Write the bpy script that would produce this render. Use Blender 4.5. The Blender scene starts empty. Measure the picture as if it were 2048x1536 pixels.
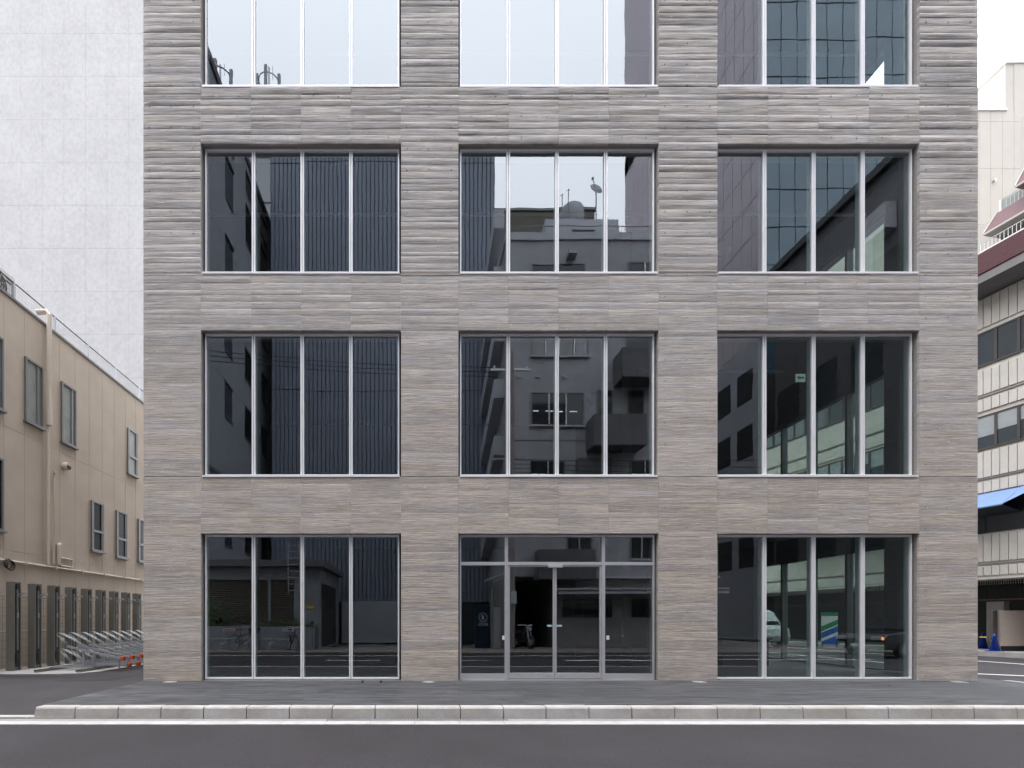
import bpy, math, random
from mathutils import Vector, Matrix
random.seed(11)
rnd = random.random
sc = bpy.context.scene
col = sc.collection

# ------------------------------------------------------------------ camera
EYE = 1.22          # camera height above the pavement
CY = -10.0          # camera stands across the street, 10 m from the facade
cd = bpy.data.cameras.new('camera'); cam = bpy.data.objects.new('camera', cd); col.objects.link(cam)
cam.location = (0, CY, EYE); cam.rotation_euler = (math.radians(90), 0, 0)
cd.sensor_width = 36.0; cd.lens = 36.0 * 1000 / 2048
cd.shift_x = (1024 - 830) / 2048; cd.shift_y = (1240 - 768) / 2048
cd.clip_start = 0.05; cd.clip_end = 3000
sc.camera = cam

# ------------------------------------------------------------------ sky, sun, exposure
SUN_EL, SUN_AZ = math.radians(74), math.radians(205)
w = bpy.data.worlds.new('World'); sc.world = w; w.use_nodes = True
nt = w.node_tree; nt.nodes.clear()
def N(nt, t, **k):
    n = nt.nodes.new(t)
    for a, b in k.items(): setattr(n, a, b)
    return n
out = N(nt, 'ShaderNodeOutputWorld'); bg = N(nt, 'ShaderNodeBackground')
sky = N(nt, 'ShaderNodeTexSky', sky_type='NISHITA', sun_disc=False)
sky.sun_elevation = SUN_EL; sky.sun_rotation = SUN_AZ; sky.dust_density = 4; sky.air_density = 1.2
tc = N(nt, 'ShaderNodeTexCoord'); sx = N(nt, 'ShaderNodeSeparateXYZ')
nt.links.new(tc.outputs['Generated'], sx.inputs[0])
# overcast deck: brighter towards the zenith
mr = N(nt, 'ShaderNodeMapRange'); nt.links.new(sx.outputs['Z'], mr.inputs['Value'])
mr.inputs['From Min'].default_value = -0.02; mr.inputs['From Max'].default_value = 1.0
mr.inputs['To Min'].default_value = 14.0; mr.inputs['To Max'].default_value = 42.0
cl = N(nt, 'ShaderNodeTexNoise'); cl.inputs['Scale'].default_value = 1.1; cl.inputs['Detail'].default_value = 4
nt.links.new(tc.outputs['Generated'], cl.inputs['Vector'])
cr = N(nt, 'ShaderNodeMapRange'); nt.links.new(cl.outputs['Fac'], cr.inputs['Value'])
cr.inputs['From Min'].default_value = .3; cr.inputs['From Max'].default_value = .7
cr.inputs['To Min'].default_value = .95; cr.inputs['To Max'].default_value = 1.05
mu = N(nt, 'ShaderNodeMath', operation='MULTIPLY'); nt.links.new(mr.outputs[0], mu.inputs[0]); nt.links.new(cr.outputs[0], mu.inputs[1])
oc = N(nt, 'ShaderNodeVectorMath', operation='SCALE'); oc.inputs[0].default_value = (.945, .965, 1.02)
nt.links.new(mu.outputs[0], oc.inputs['Scale'])
mx = N(nt, 'ShaderNodeMix', data_type='RGBA'); mx.inputs['Factor'].default_value = .88
nt.links.new(sky.outputs[0], mx.inputs[6]); nt.links.new(oc.outputs[0], mx.inputs[7])
nt.links.new(mx.outputs[2], bg.inputs['Color']); bg.inputs['Strength'].default_value = .1
nt.links.new(bg.outputs[0], out.inputs['Surface'])

sd = bpy.data.lights.new('sun', 'SUN'); sun = bpy.data.objects.new('sun', sd); col.objects.link(sun)
sd.energy = 1.0; sd.angle = math.radians(20); sd.color = (1, .96, .9)
d = Vector((math.sin(SUN_AZ) * math.cos(SUN_EL), math.cos(SUN_AZ) * math.cos(SUN_EL), math.sin(SUN_EL)))
sun.rotation_euler = (-d).to_track_quat('-Z', 'Y').to_euler(); sun.location = (0, -20, 40)

sc.view_settings.view_transform = 'Standard'; sc.view_settings.look = 'None'
sc.view_settings.exposure = .75; sc.view_settings.gamma = 1
sc.render.engine = 'CYCLES'
try:
    sc.cycles.use_denoising = True; sc.cycles.denoiser = 'OPENIMAGEDENOISE'
    sc.cycles.max_bounces = 6; sc.cycles.diffuse_bounces = 3; sc.cycles.glossy_bounces = 3; sc.cycles.transparent_max_bounces = 10; sc.cycles.use_adaptive_sampling = True; sc.cycles.adaptive_threshold = .02; sc.cycles.caustics_reflective = False
    sc.cycles.sample_clamp_indirect = 6
except Exception: pass

# ------------------------------------------------------------------ materials
M = {}
def mat(name, c, rough=.75, var=.12, scale=2.0, bump=.0, bscale=60, metal=0, stretch=(1, 1, 1), spec=.4, tint=None, vcol=False, fine=.0):
    m = bpy.data.materials.new(name); m.use_nodes = True; t = m.node_tree; L = t.links.new
    b = t.nodes['Principled BSDF']; b.inputs['Roughness'].default_value = rough; b.inputs['Metallic'].default_value = metal
    b.inputs['Specular IOR Level'].default_value = spec
    g = N(t, 'ShaderNodeNewGeometry'); mp = N(t, 'ShaderNodeMapping'); mp.inputs['Scale'].default_value = stretch
    L(g.outputs['Position'], mp.inputs[0])
    n1 = N(t, 'ShaderNodeTexNoise'); n1.inputs['Scale'].default_value = scale; n1.inputs['Detail'].default_value = 6; n1.inputs['Roughness'].default_value = .6
    L(mp.outputs[0], n1.inputs['Vector'])
    mrg = N(t, 'ShaderNodeMapRange'); mrg.inputs['From Min'].default_value = .3; mrg.inputs['From Max'].default_value = .7
    mrg.inputs['To Min'].default_value = 1 - var; mrg.inputs['To Max'].default_value = 1 + var
    L(n1.outputs['Fac'], mrg.inputs['Value'])
    v = N(t, 'ShaderNodeVectorMath', operation='SCALE'); v.inputs[0].default_value = c[:3]; L(mrg.outputs[0], v.inputs['Scale'])
    last = v.outputs[0]
    if fine:
        n3 = N(t, 'ShaderNodeTexNoise'); n3.inputs['Scale'].default_value = bscale; n3.inputs['Detail'].default_value = 3
        L(mp.outputs[0], n3.inputs['Vector'])
        m3 = N(t, 'ShaderNodeMapRange'); m3.inputs['From Min'].default_value = .3; m3.inputs['From Max'].default_value = .7
        m3.inputs['To Min'].default_value = 1 - fine; m3.inputs['To Max'].default_value = 1 + fine; L(n3.outputs['Fac'], m3.inputs['Value'])
        v3 = N(t, 'ShaderNodeVectorMath', operation='SCALE'); L(last, v3.inputs[0]); L(m3.outputs[0], v3.inputs['Scale']); last = v3.outputs[0]
    if tint:
        n4 = N(t, 'ShaderNodeTexNoise'); n4.inputs['Scale'].default_value = scale * .45; n4.inputs['Detail'].default_value = 3
        L(mp.outputs[0], n4.inputs['Vector'])
        r4 = N(t, 'ShaderNodeMapRange'); r4.inputs['From Min'].default_value = .4; r4.inputs['From Max'].default_value = .62; L(n4.outputs['Fac'], r4.inputs['Value'])
        mm = N(t, 'ShaderNodeMix', data_type='RGBA', blend_type='MULTIPLY'); L(r4.outputs[0], mm.inputs['Factor']); L(last, mm.inputs[6]); mm.inputs[7].default_value = (*tint, 1)
        last = mm.outputs[2]
    if vcol:
        at = N(t, 'ShaderNodeAttribute', attribute_name='tone'); v5 = N(t, 'ShaderNodeVectorMath', operation='MULTIPLY')
        L(last, v5.inputs[0]); L(at.outputs['Color'], v5.inputs[1]); last = v5.outputs[0]
    L(last, b.inputs['Base Color'])
    if bump:
        n2 = N(t, 'ShaderNodeTexNoise'); n2.inputs['Scale'].default_value = bscale; n2.inputs['Detail'].default_value = 5
        L(mp.outputs[0], n2.inputs['Vector'])
        bp = N(t, 'ShaderNodeBump'); bp.inputs['Strength'].default_value = min(1, bump); bp.inputs['Distance'].default_value = .01
        L(n2.outputs['Fac'], bp.inputs['Height']); L(bp.outputs[0], b.inputs['Normal'])
    M[name] = m; return m

def glass(name, tint, ior, wave=.0, rough=0.0, refl=(1, 1, 1)):
    m = bpy.data.materials.new(name); m.use_nodes = True; t = m.node_tree; L = t.links.new; t.nodes.clear()
    o = N(t, 'ShaderNodeOutputMaterial'); mix = N(t, 'ShaderNodeMixShader'); tr = N(t, 'ShaderNodeBsdfTransparent'); gl = N(t, 'ShaderNodeBsdfGlossy')
    tr.inputs['Color'].default_value = (*tint, 1); gl.inputs['Roughness'].default_value = rough; gl.inputs['Color'].default_value = (*refl, 1)
    fr = N(t, 'ShaderNodeFresnel'); fr.inputs['IOR'].default_value = ior
    g = N(t, 'ShaderNodeNewGeometry'); inv = N(t, 'ShaderNodeMath', operation='SUBTRACT'); inv.inputs[0].default_value = 1; L(g.outputs['Backfacing'], inv.inputs[1])
    mm = N(t, 'ShaderNodeMath', operation='MULTIPLY'); L(fr.outputs[0], mm.inputs[0]); L(inv.outputs[0], mm.inputs[1])
    if wave:
        n2 = N(t, 'ShaderNodeTexNoise'); n2.inputs['Scale'].default_value = 1.7; n2.inputs['Detail'].default_value = 1
        L(g.outputs['Position'], n2.inputs['Vector'])
        bp = N(t, 'ShaderNodeBump'); bp.inputs['Strength'].default_value = 1; bp.inputs['Distance'].default_value = wave
        L(n2.outputs['Fac'], bp.inputs['Height']); L(bp.outputs[0], gl.inputs['Normal'])
    L(mm.outputs[0], mix.inputs[0]); L(tr.outputs[0], mix.inputs[1]); L(gl.outputs[0], mix.inputs[2]); L(mix.outputs[0], o.inputs['Surface'])
    M[name] = m; return m

def emit(name, c, s):
    m = bpy.data.materials.new(name); m.use_nodes = True; b = m.node_tree.nodes['Principled BSDF']
    b.inputs['Base Color'].default_value = (*c, 1); b.inputs['Emission Color'].default_value = (*c, 1); b.inputs['Emission Strength'].default_value = s
    M[name] = m

def board_concrete():
    """board-marked concrete: long horizontal grain, blotches, pale lime specks, per-board tone"""
    m = bpy.data.materials.new('board_concrete'); m.use_nodes = True; t = m.node_tree; L = t.links.new
    b = t.nodes['Principled BSDF']; b.inputs['Roughness'].default_value = .82; b.inputs['Specular IOR Level'].default_value = .3
    g = N(t, 'ShaderNodeNewGeometry')
    at = N(t, 'ShaderNodeAttribute', attribute_name='tone')
    # every board takes its own slice of the grain
    off = N(t, 'ShaderNodeVectorMath', operation='MULTIPLY_ADD'); L(at.outputs['Color'], off.inputs[0]); off.inputs[1].default_value = (37, 0, 0); L(g.outputs['Position'], off.inputs[2])
    def noise(s, sc_, det, dist=0, src=off):
        mp = N(t, 'ShaderNodeMapping'); mp.inputs['Scale'].default_value = s; L(src.outputs[0], mp.inputs[0])
        n = N(t, 'ShaderNodeTexNoise'); n.inputs['Scale'].default_value = sc_; n.inputs['Detail'].default_value = det; n.inputs['Distortion'].default_value = dist
        n.inputs['Roughness'].default_value = .65; L(mp.outputs[0], n.inputs['Vector']); return n
    band_ = noise((.55, 1, 11), 1.0, 5, .5)
    def rng(n, a, bb, c, dd):
        r = N(t, 'ShaderNodeMapRange'); r.inputs['From Min'].default_value = a; r.inputs['From Max'].default_value = bb; r.inputs['To Min'].default_value = c; r.inputs['To Max'].default_value = dd
        L(n.outputs[0], r.inputs['Value']); return r
    grain = noise((1.6, 1, 42), 1.0, 6, .35); gr = rng(grain, .28, .72, .70, 1.24)
    fine = noise((5, 1, 130), 1.0, 4, .2); fr = rng(fine, .3, .7, .80, 1.18)
    blot = noise((1, 1, 1.7), 1.3, 4); br = rng(blot, .3, .7, .88, 1.1)
    bnd = rng(band_, .3, .68, .50, 1.28)
    bm = N(t, 'ShaderNodeMix', data_type='FLOAT'); L(at.outputs['Alpha'], bm.inputs['Factor']); bm.inputs[2].default_value = 1.0; L(bnd.outputs[0], bm.inputs[3])
    a0 = N(t, 'ShaderNodeMath', operation='MULTIPLY'); L(gr.outputs[0], a0.inputs[0]); L(bm.outputs[0], a0.inputs[1])
    a1 = N(t, 'ShaderNodeMath', operation='MULTIPLY'); L(a0.outputs[0], a1.inputs[0]); L(fr.outputs[0], a1.inputs[1])
    a2 = N(t, 'ShaderNodeMath', operation='MULTIPLY'); L(a1.outputs[0], a2.inputs[0]); L(br.outputs[0], a2.inputs[1])
    hue = noise((.8, 1, 2.2), 1.1, 3); hr = rng(hue, .38, .62, 0, 1)
    cm = N(t, 'ShaderNodeMix', data_type='RGBA'); L(hr.outputs[0], cm.inputs['Factor']); cm.inputs[6].default_value = (.440, .400, .364, 1); cm.inputs[7].default_value = (.412, .387, .385, 1)
    v = N(t, 'ShaderNodeVectorMath', operation='SCALE'); L(cm.outputs[2], v.inputs[0]); L(a2.outputs[0], v.inputs['Scale'])
    v2 = N(t, 'ShaderNodeVectorMath', operation='MULTIPLY'); L(v.outputs[0], v2.inputs[0]); L(at.outputs['Color'], v2.inputs[1])
    # pale lime streaks along the grain
    st = noise((1.5, 1, 48), 1.0, 3, 1.0); sr = rng(st, .61, .69, 0, .6)
    w1 = N(t, 'ShaderNodeMix', data_type='RGBA'); L(sr.outputs[0], w1.inputs['Factor']); L(v2.outputs[0], w1.inputs[6]); w1.inputs[7].default_value = (.70, .665, .655, 1)
    vo = N(t, 'ShaderNodeTexVoronoi', feature='F1'); vo.inputs['Scale'].default_value = 4.2; L(off.outputs[0], vo.inputs['Vector'])
    vr = N(t, 'ShaderNodeMapRange'); vr.inputs['From Min'].default_value = .05; vr.inputs['From Max'].default_value = .09; vr.inputs['To Min'].default_value = .5; vr.inputs['To Max'].default_value = 0
    L(vo.outputs['Distance'], vr.inputs['Value'])
    w2 = N(t, 'ShaderNodeMix', data_type='RGBA'); L(vr.outputs[0], w2.inputs['Factor']); L(w1.outputs[2], w2.inputs[6]); w2.inputs[7].default_value = (.6, .59, .58, 1)
    L(w2.outputs[2], b.inputs['Base Color'])
    hs = N(t, 'ShaderNodeMath', operation='MULTIPLY_ADD'); L(grain.outputs[0], hs.inputs[0]); hs.inputs[1].default_value = 1.6; L(fine.outputs[0], hs.inputs[2])
    bp = N(t, 'ShaderNodeBump'); bp.inputs['Strength'].default_value = .6; bp.inputs['Distance'].default_value = .012; L(hs.outputs[0], bp.inputs['Height']); L(bp.outputs[0], b.inputs['Normal'])
    M['board_concrete'] = m
board_concrete()
mat('core_concrete', (.27, .255, .24), .85, .15, 1.5, .5, 40, stretch=(1, 6, 14))
mat('aluminium', (.60, .59, .62), .38, .04, 3, metal=.55)
mat('aluminium_white', (.80, .79, .81), .35, .03, 3, metal=.15)
mat('gasket', (.03, .03, .03), .7)
mat('tie_dark', (.12, .11, .1), .9)
mat('hole_dark', (.07, .065, .06), .9)
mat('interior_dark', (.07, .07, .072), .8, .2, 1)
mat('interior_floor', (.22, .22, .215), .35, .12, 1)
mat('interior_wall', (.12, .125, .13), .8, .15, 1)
mat('asphalt', (.031, .0268, .03), .9, .2, .55, .9, 70, fine=.42, tint=(.86, .86, .87))
mat('asphalt_old', (.038, .034, .037), .9, .2, .9, .7, 150, fine=.18)
mat('asphalt_dark', (.032, .03, .033), .9, .18, 1.1, .7, 150, fine=.18)
mat('pavement_stone', (.06, .061, .066), .6, .32, 2.2, .35, 9, stretch=(.55, 3.2, 1), tint=(.86, .9, .9))
mat('pavement_far', (.17, .15, .14), .85, .15, 2, .4, 60)
mat('kerb_concrete', (.41, .395, .385), .85, .16, 3.5, .5, 90, fine=.1, tint=(.88, .86, .81))
mat('gutter_grey', (.24, .23, .23), .8, .15, 5, .3, 80)
mat('gutter_pale', (.43, .42, .415), .7, .12, 6, .3, 80, tint=(.9, .88, .86))
mat('pad_concrete', (.33, .32, .31), .85, .15, 2, .3, 70)
mat('road_paint', (.72, .72, .72), .7, .12, 8, .2, 80)
mat('ground_earth', (.16, .155, .15), .95, .2, .3)
mat('lamp_glass', (.42, .42, .42), .3, .05, 9)
mat('steel', (.5, .51, .52), .35, .1, 8, metal=.8)
mat('galvanised', (.40, .42, .44), .45, .12, 20, metal=.6)
mat('beige_siding', (.56, .475, .385), .8, .07, 1.4, .5, 130, fine=.05)
mat('beige_trim', (.68, .6, .5), .6, .05, 3)
mat('sash_grey', (.22, .22, .225), .45, .05, 5, metal=.4)
mat('frosted_pane', (.26, .28, .25), .35, .15, 3, spec=.3)
mat('dark_pane', (.025, .03, .034), .06, .05, 3, spec=.7)
mat('alley_pane', (.02, .022, .024), .25, .05, 3, spec=.12)
mat('copping_grey', (.21, .2, .19), .6, .1, 4)
mat('white_stucco', (.325, .321, .325), .9, .05, .5, 1.0, 5.5, fine=.07, stretch=(1, 1, .75))
mat('ac_white', (.55, .54, .51), .5, .04, 5)
mat('black_plastic', (.015, .015, .017), .45, .1, 6)
mat('post_grey', (.2, .195, .175), .45, .08, 4, metal=.3)
mat('orange_plastic', (.62, .075, .02), .5, .05, 8)
mat('fence_wire', (.25, .22, .16), .5, .05, 8)
mat('right_panel', (.60, .56, .50), .8, .06, 2, .25, 90)
mat('right_upper', (.43, .4, .362), .8, .04, 1.2, .2, 60)
mat('window_brown', (.075, .06, .055), .5, .1, 6)
mat('band_glass', (.05, .062, .07), .08, .1, 2, spec=.8)
mat('blind_pale', (.33, .35, .345), .7, .06, 4)
mat('red_tile', (.072, .018, .023), .6, .12, 6, .8, 28, stretch=(1, 1, 3))
mat('soffit_grey', (.18, .17, .16), .85, .15, 1.2)
mat('white_paint', (.78, .77, .75), .5, .04, 4)
mat('awning_blue', (.17, .26, .47), .7, .06, 1.5, .3, 20)
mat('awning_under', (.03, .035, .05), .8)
mat('hoarding', (.56, .47, .40), .6, .05, 2)
mat('cone_blue', (.004, .04, .30), .45, .06, 10)
mat('bar_yellow', (.75, .5, .05), .5)
mat('bag_white', (.7, .7, .72), .4, .08, 12, .8, 30)
mat('lattice_dark', (.02, .022, .02), .7)
mat('wood_brown', (.07, .035, .02), .6, .2, 8)
mat('render_white', (.45, .44, .42), .8, .06, 3)
# the other side of the street
mat('rib_metal', (.20, .225, .28), .45, .08, .7, metal=.2)
mat('apartment_wall', (.38, .38, .4), .85, .12, .8, .4, 30)
mat('apartment_trim', (.5, .505, .54), .8, .06, 2)
mat('balcony_grey', (.13, .13, .138), .85, .15, 1.5, .2, 40)
mat('brown_tile', (.16, .145, .12), .8, .15, 3, .5, 25)
mat('left_block_wall', (.33, .34, .37), .85, .08, .7, .2, 30)
mat('far_block_wall', (.5, .51, .54), .85, .05, 1)
mat('purple_panel', (.42, .37, .41), .5, .05, .5, spec=.5)
mat('curtain_glass', (.11, .19, .245), .12, .15, .5, spec=1.0)
mat('curtain_grid', (.03, .035, .04), .6)
mat('annex_wall', (.24, .25, .27), .85, .1, 1.5, .3, 40)
mat('shutter_slat', (.25, .215, .185), .55, .12, 3, metal=.2)
mat('shutter_back', (.03, .028, .028), .9)
mat('low_wall', (.34, .36, .38), .85, .08, 1.2, .2, 40)
mat('leaf', (.05, .085, .028), .6, .35, 7)
mat('shop_wall', (.27, .265, .26), .85, .12, 1.5, .2, 40)
mat('pole_concrete', (.30, .25, .24), .85, .1, 3)
mat('cable_black', (.012, .012, .012), .7)
mat('vending_blue', (.012, .022, .045), .35, .05, 4)
mat('vending_white', (.55, .58, .62), .5)
mat('sign_red', (.5, .03, .05), .5)
mat('sign_yellow', (.62, .45, .04), .5)
mat('sign_white', (.75, .75, .76), .5)
mat('sign_green', (.02, .22, .09), .5)
mat('sign_blue', (.012, .10, .42), .5)
mat('car_white', (.5, .51, .53), .25, .03, 3, spec=.6)
mat('car_dark', (.02, .02, .023), .22, .05, 3, spec=.6)
mat('rubber', (.02, .02, .02), .8)
mat('tank_grey', (.42, .42, .44), .7, .1, 2)
mat('sticker_cyan', (.38, .60, .62), .5)
mat('stucco_pale', (.66, .66, .56), .85, .05, 1)
glass('facade_glass', (.66, .71, .70), 2.3, wave=.00042, refl=(.89, .95, 1.0))
glass('side_glass', (.86, .92, .90), 1.55)
emit('exit_light', (.7, .85, .75), .25)
emit('exit_green', (.0, .16, .08), .25)
emit('headlamp_orange', (1, .35, .08), 3.0)
emit('tube_white', (.85, .95, 1.0), 1.5)

# ------------------------------------------------------------------ mesh helpers
class MB:
    def __init__(s): s.v = []; s.f = []; s.t = None
    def box(s, x0, x1, y0, y1, z0, z1):
        n = len(s.v); x0, x1 = min(x0, x1), max(x0, x1); y0, y1 = min(y0, y1), max(y0, y1); z0, z1 = min(z0, z1), max(z0, z1)
        s.v += [(x0, y0, z0), (x1, y0, z0), (x1, y1, z0), (x0, y1, z0), (x0, y0, z1), (x1, y0, z1), (x1, y1, z1), (x0, y1, z1)]
        s.f += [(n, n+3, n+2, n+1), (n+4, n+5, n+6, n+7), (n, n+1, n+5, n+4), (n+1, n+2, n+6, n+5), (n+2, n+3, n+7, n+6), (n+3, n, n+4, n+7)]
        return s
    def poly(s, pts): n = len(s.v); s.v += [tuple(p) for p in pts]; s.f.append(tuple(range(n, n + len(pts)))); return s
    def hexa(s, p):  # 8 points: bottom ccw 4, top ccw 4
        n = len(s.v); s.v += [tuple(q) for q in p]
        s.f += [(n, n+3, n+2, n+1), (n+4, n+5, n+6, n+7), (n, n+1, n+5, n+4), (n+1, n+2, n+6, n+5), (n+2, n+3, n+7, n+6), (n+3, n, n+4, n+7)]; return s
    def ring(s, x0, x1, z0, z1, wd, y0, y1, wb=None, wt=None):   # frame in the xz plane
        wb = wd if wb is None else wb; wt = wd if wt is None else wt
        n = len(s.v)
        for y in (y0, y1):
            s.v += [(x0, y, z0), (x1, y, z0), (x1, y, z1), (x0, y, z1), (x0+wd, y, z0+wb), (x1-wd, y, z0+wb), (x1-wd, y, z1-wt), (x0+wd, y, z1-wt)]
        for i in range(4):
            j = (i + 1) % 4
            s.f += [(n+i, n+j, n+4+j, n+4+i), (n+8+j, n+8+i, n+12+i, n+12+j), (n+j, n+i, n+8+i, n+8+j), (n+4+i, n+4+j, n+12+j, n+12+i)]
        return s
    def tube(s, a, b, r, k=8, r2=None, caps=True):
        a, b = Vector(a), Vector(b); d = (b - a)
        if d.length < 1e-6: return s
        q = d.to_track_quat('Z', 'Y'); n = len(s.v); r2 = r if r2 is None else r2
        for p, rr in ((a, r), (b, r2)):
            for i in range(k):
                th = 2 * math.pi * i / k; s.v.append(tuple(p + q @ Vector((math.cos(th) * rr, math.sin(th) * rr, 0))))
        for i in range(k):
            j = (i + 1) % k; s.f.append((n+i, n+j, n+k+j, n+k+i))
        if caps: s.f += [tuple(range(n + k - 1, n - 1, -1)), tuple(range(n + k, n + 2 * k))]
        return s
    def path(s, pts, r, k=6):     # one continuous bent tube
        pts = [Vector(p) for p in pts]; n0 = len(s.v); m = len(pts)
        for i, p in enumerate(pts):
            d = (pts[min(i+1, m-1)] - pts[max(i-1, 0)]); q = d.to_track_quat('Z', 'Y')
            for j in range(k):
                th = 2 * math.pi * j / k; s.v.append(tuple(p + q @ Vector((math.cos(th) * r, math.sin(th) * r, 0))))
        for i in range(m - 1):
            for j in range(k):
                a = n0 + i * k + j; b = n0 + i * k + (j + 1) % k; s.f.append((a, b, b + k, a + k))
        s.f += [tuple(range(n0 + k - 1, n0 - 1, -1)), tuple(range(n0 + (m-1) * k, n0 + m * k))]
        return s
    def torus(s, c, R, r, axis='y', k=20, kk=6):
        n = len(s.v)
        for i in range(k):
            a = 2 * math.pi * i / k
            for j in range(kk):
                b = 2 * math.pi * j / kk; rr = R + r * math.cos(b); h = r * math.sin(b)
                p = (rr * math.cos(a), h, rr * math.sin(a)) if axis == 'y' else ((h, rr * math.cos(a), rr * math.sin(a)) if axis == 'x' else (rr * math.cos(a), rr * math.sin(a), h))
                s.v.append((c[0] + p[0], c[1] + p[1], c[2] + p[2]))
        for i in range(k):
            for j in range(kk):
                s.f.append((n + i*kk + j, n + ((i+1) % k)*kk + j, n + ((i+1) % k)*kk + (j+1) % kk, n + i*kk + (j+1) % kk))
        return s
    def lathe(s, c, prof, k=16):
        n = len(s.v)
        for r, z in prof:
            for i in range(k):
                a = 2 * math.pi * i / k; s.v.append((c[0] + r * math.cos(a), c[1] + r * math.sin(a), c[2] + z))
        for q in range(len(prof) - 1):
            for i in range(k):
                j = (i + 1) % k; s.f.append((n + q*k + i, n + q*k + j, n + (q+1)*k + j, n + (q+1)*k + i))
        s.f += [tuple(range(n + k - 1, n - 1, -1)), tuple(range(n + (len(prof)-1) * k, n + len(prof) * k))]
        return s
    def build(s, name, m, parent=None, local=False, smooth=False, bevel=0):
        me = bpy.data.meshes.new(name)
        o0 = wloc(parent) if (parent is not None and not local) else Vector((0, 0, 0))
        me.from_pydata([(v[0] - o0.x, v[1] - o0.y, v[2] - o0.z) for v in s.v], [], s.f); me.update()
        if s.t is not None:
            ca = me.color_attributes.new('tone', 'FLOAT_COLOR', 'POINT')
            for i, c in enumerate(s.t): ca.data[i].color = (*c[:3], c[3] if len(c) > 3 else 1)
        me.materials.append(M[m])
        if smooth:
            for p in me.polygons: p.use_smooth = True
        o = bpy.data.objects.new(name, me); col.objects.link(o)
        if parent is not None: o.parent = parent
        if bevel:
            b = o.modifiers.new('bevel', 'BEVEL'); b.width = bevel; b.segments = 2; b.limit_method = 'ANGLE'
        return o
def wloc(o):
    v = Vector((0, 0, 0))
    while o is not None: v += o.location; o = o.parent
    return v
def empty(name, loc=(0, 0, 0), rz=0):
    o = bpy.data.objects.new(name, None); col.objects.link(o); o.location = loc; o.rotation_euler = (0, 0, rz); return o
def tag(o, label, cat, group=None):
    o['label'] = label; o['category'] = cat
    if group: o['group'] = group
    return o
def structure(o, label=None, cat=None):
    o['kind'] = 'structure'
    if label: o['label'] = label
    if cat: o['category'] = cat
    return o
def stuff(o): o['kind'] = 'stuff'; return o
def B(*a): return MB().box(*a)
def sm(a, b, x): t = max(0, min(1, (x - a) / (b - a))); return t * t * (3 - 2 * t)
# photograph pixel -> world at depth Z in front of the lens (used only to take sizes off the photograph)
def X(px, Z): return (px - 830) / 1000 * Z
def H(py, Z): return EYE + (1240 - py) / 1000 * Z

# ------------------------------------------------------------------ ground, roads, pavements
o = MB().poly([(-700, -700, -.185), (700, -700, -.185), (700, 700, -.185), (-700, 700, -.185)]).build('ground', 'ground_earth')
structure(o, 'bare grey ground beneath the streets and buildings', 'ground')
ROAD = -.17
road = MB().box(-90, 90, -9.6, -3.38, -.182, ROAD).build('road', 'asphalt')
structure(road, 'dark asphalt street running along the front of the concrete building', 'road')
# painted markings of the road (seen in the glass)
for x0, x1, yy, wd in ((-3.1, -1.2, -7.0, .14), (1.2, 2.6, -7.15, .12), (5.2, 9.0, -7.0, .3), (9.4, 16, -7.3, .15), (-30, -16, -7.0, .14)):
    MB().box(x0, x1, yy - wd / 2, yy + wd / 2, ROAD, ROAD + .004).build('lane_line', 'road_paint', road)
for x0, x1 in ((-60, 60),):
    MB().box(x0, x1, -9.25, -9.13, ROAD, ROAD + .004).build('edge_line', 'road_paint', road)
# gutter: grey channel next to the kerb, then a pale concrete strip
gut = MB().box(-60, 8.9, -3.17, -3.0, -.19, ROAD + .006).build('gutter', 'gutter_grey')
structure(gut, 'concrete gutter between the kerb and the asphalt', 'gutter')
x = -12.0
while x < 9:
    L_ = .6
    MB().box(x + .0015, x + L_ - .0015, -3.38, -3.17, -.19, ROAD + .010 + rnd() * .002).build('gutter_slab', 'gutter_pale', gut, bevel=.003); x += L_
MB().box(-60, -12, -3.38, -3.17, -.19, ROAD + .010).build('gutter_slab', 'gutter_pale', gut)
gr = MB()
for i in range(63):
    gx = -1.22 + i * .04
    gr.box(gx, gx + .02, -3.145, -3.03, ROAD + .006, ROAD + .0075)
stuff(gr.build('grating_slot', 'hole_dark', gut))
MB().box(-1.26, 1.3, -3.155, -3.148, ROAD + .004, ROAD + .010).build('grating_edge', 'galvanised', gut)
MB().box(-1.26, 1.3, -3.02, -3.012, ROAD + .004, ROAD + .010).build('grating_edge', 'galvanised', gut)

# kerb: separate precast stones
kerb = empty('kerb', (-5.36, -2.9, 0)); structure(kerb, 'row of pale precast kerb stones along the pavement edge', 'kerb')
def kerb_stone(x0, x1, y0, y1, top, par, dy=0, round_left=False):
    # y0 front; chamfered top front edge
    m = MB(); ch = .022; ys = [(y0 + .012, -.2), (y0, -.19), (y0 + .008, top - ch), (y0 + ch + .004, top), (y1, top), (y1, -.2)]
    ys[0] = (y0, -.2)
    n = len(ys); rows = []
    xs = [x0, x1]
    for k, xx in enumerate(xs):
        for (yy, zz) in ys:
            sh = (.035 * (1 if zz > -.05 else .2)) if (round_left and k == 0) else 0
            m.v.append((xx + sh, yy + dy, zz))
    for i in range(n):
        j = (i + 1) % n; m.f.append((i, n + i, n + j, j))
    m.f += [tuple(range(n)), tuple(range(2 * n - 1, n - 1, -1))]
    return m.build('kerb_stone', 'kerb_concrete', par, bevel=.004)
x = -5.36; first = True
while x < 8.85:
    kerb_stone(x + .003 + rnd() * .002, x + .594 - rnd() * .003, -3.0, -2.82, .0 + (rnd() - .5) * .004, kerb, (rnd() - .5) * .006, first)
    x += .6; first = False
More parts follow.
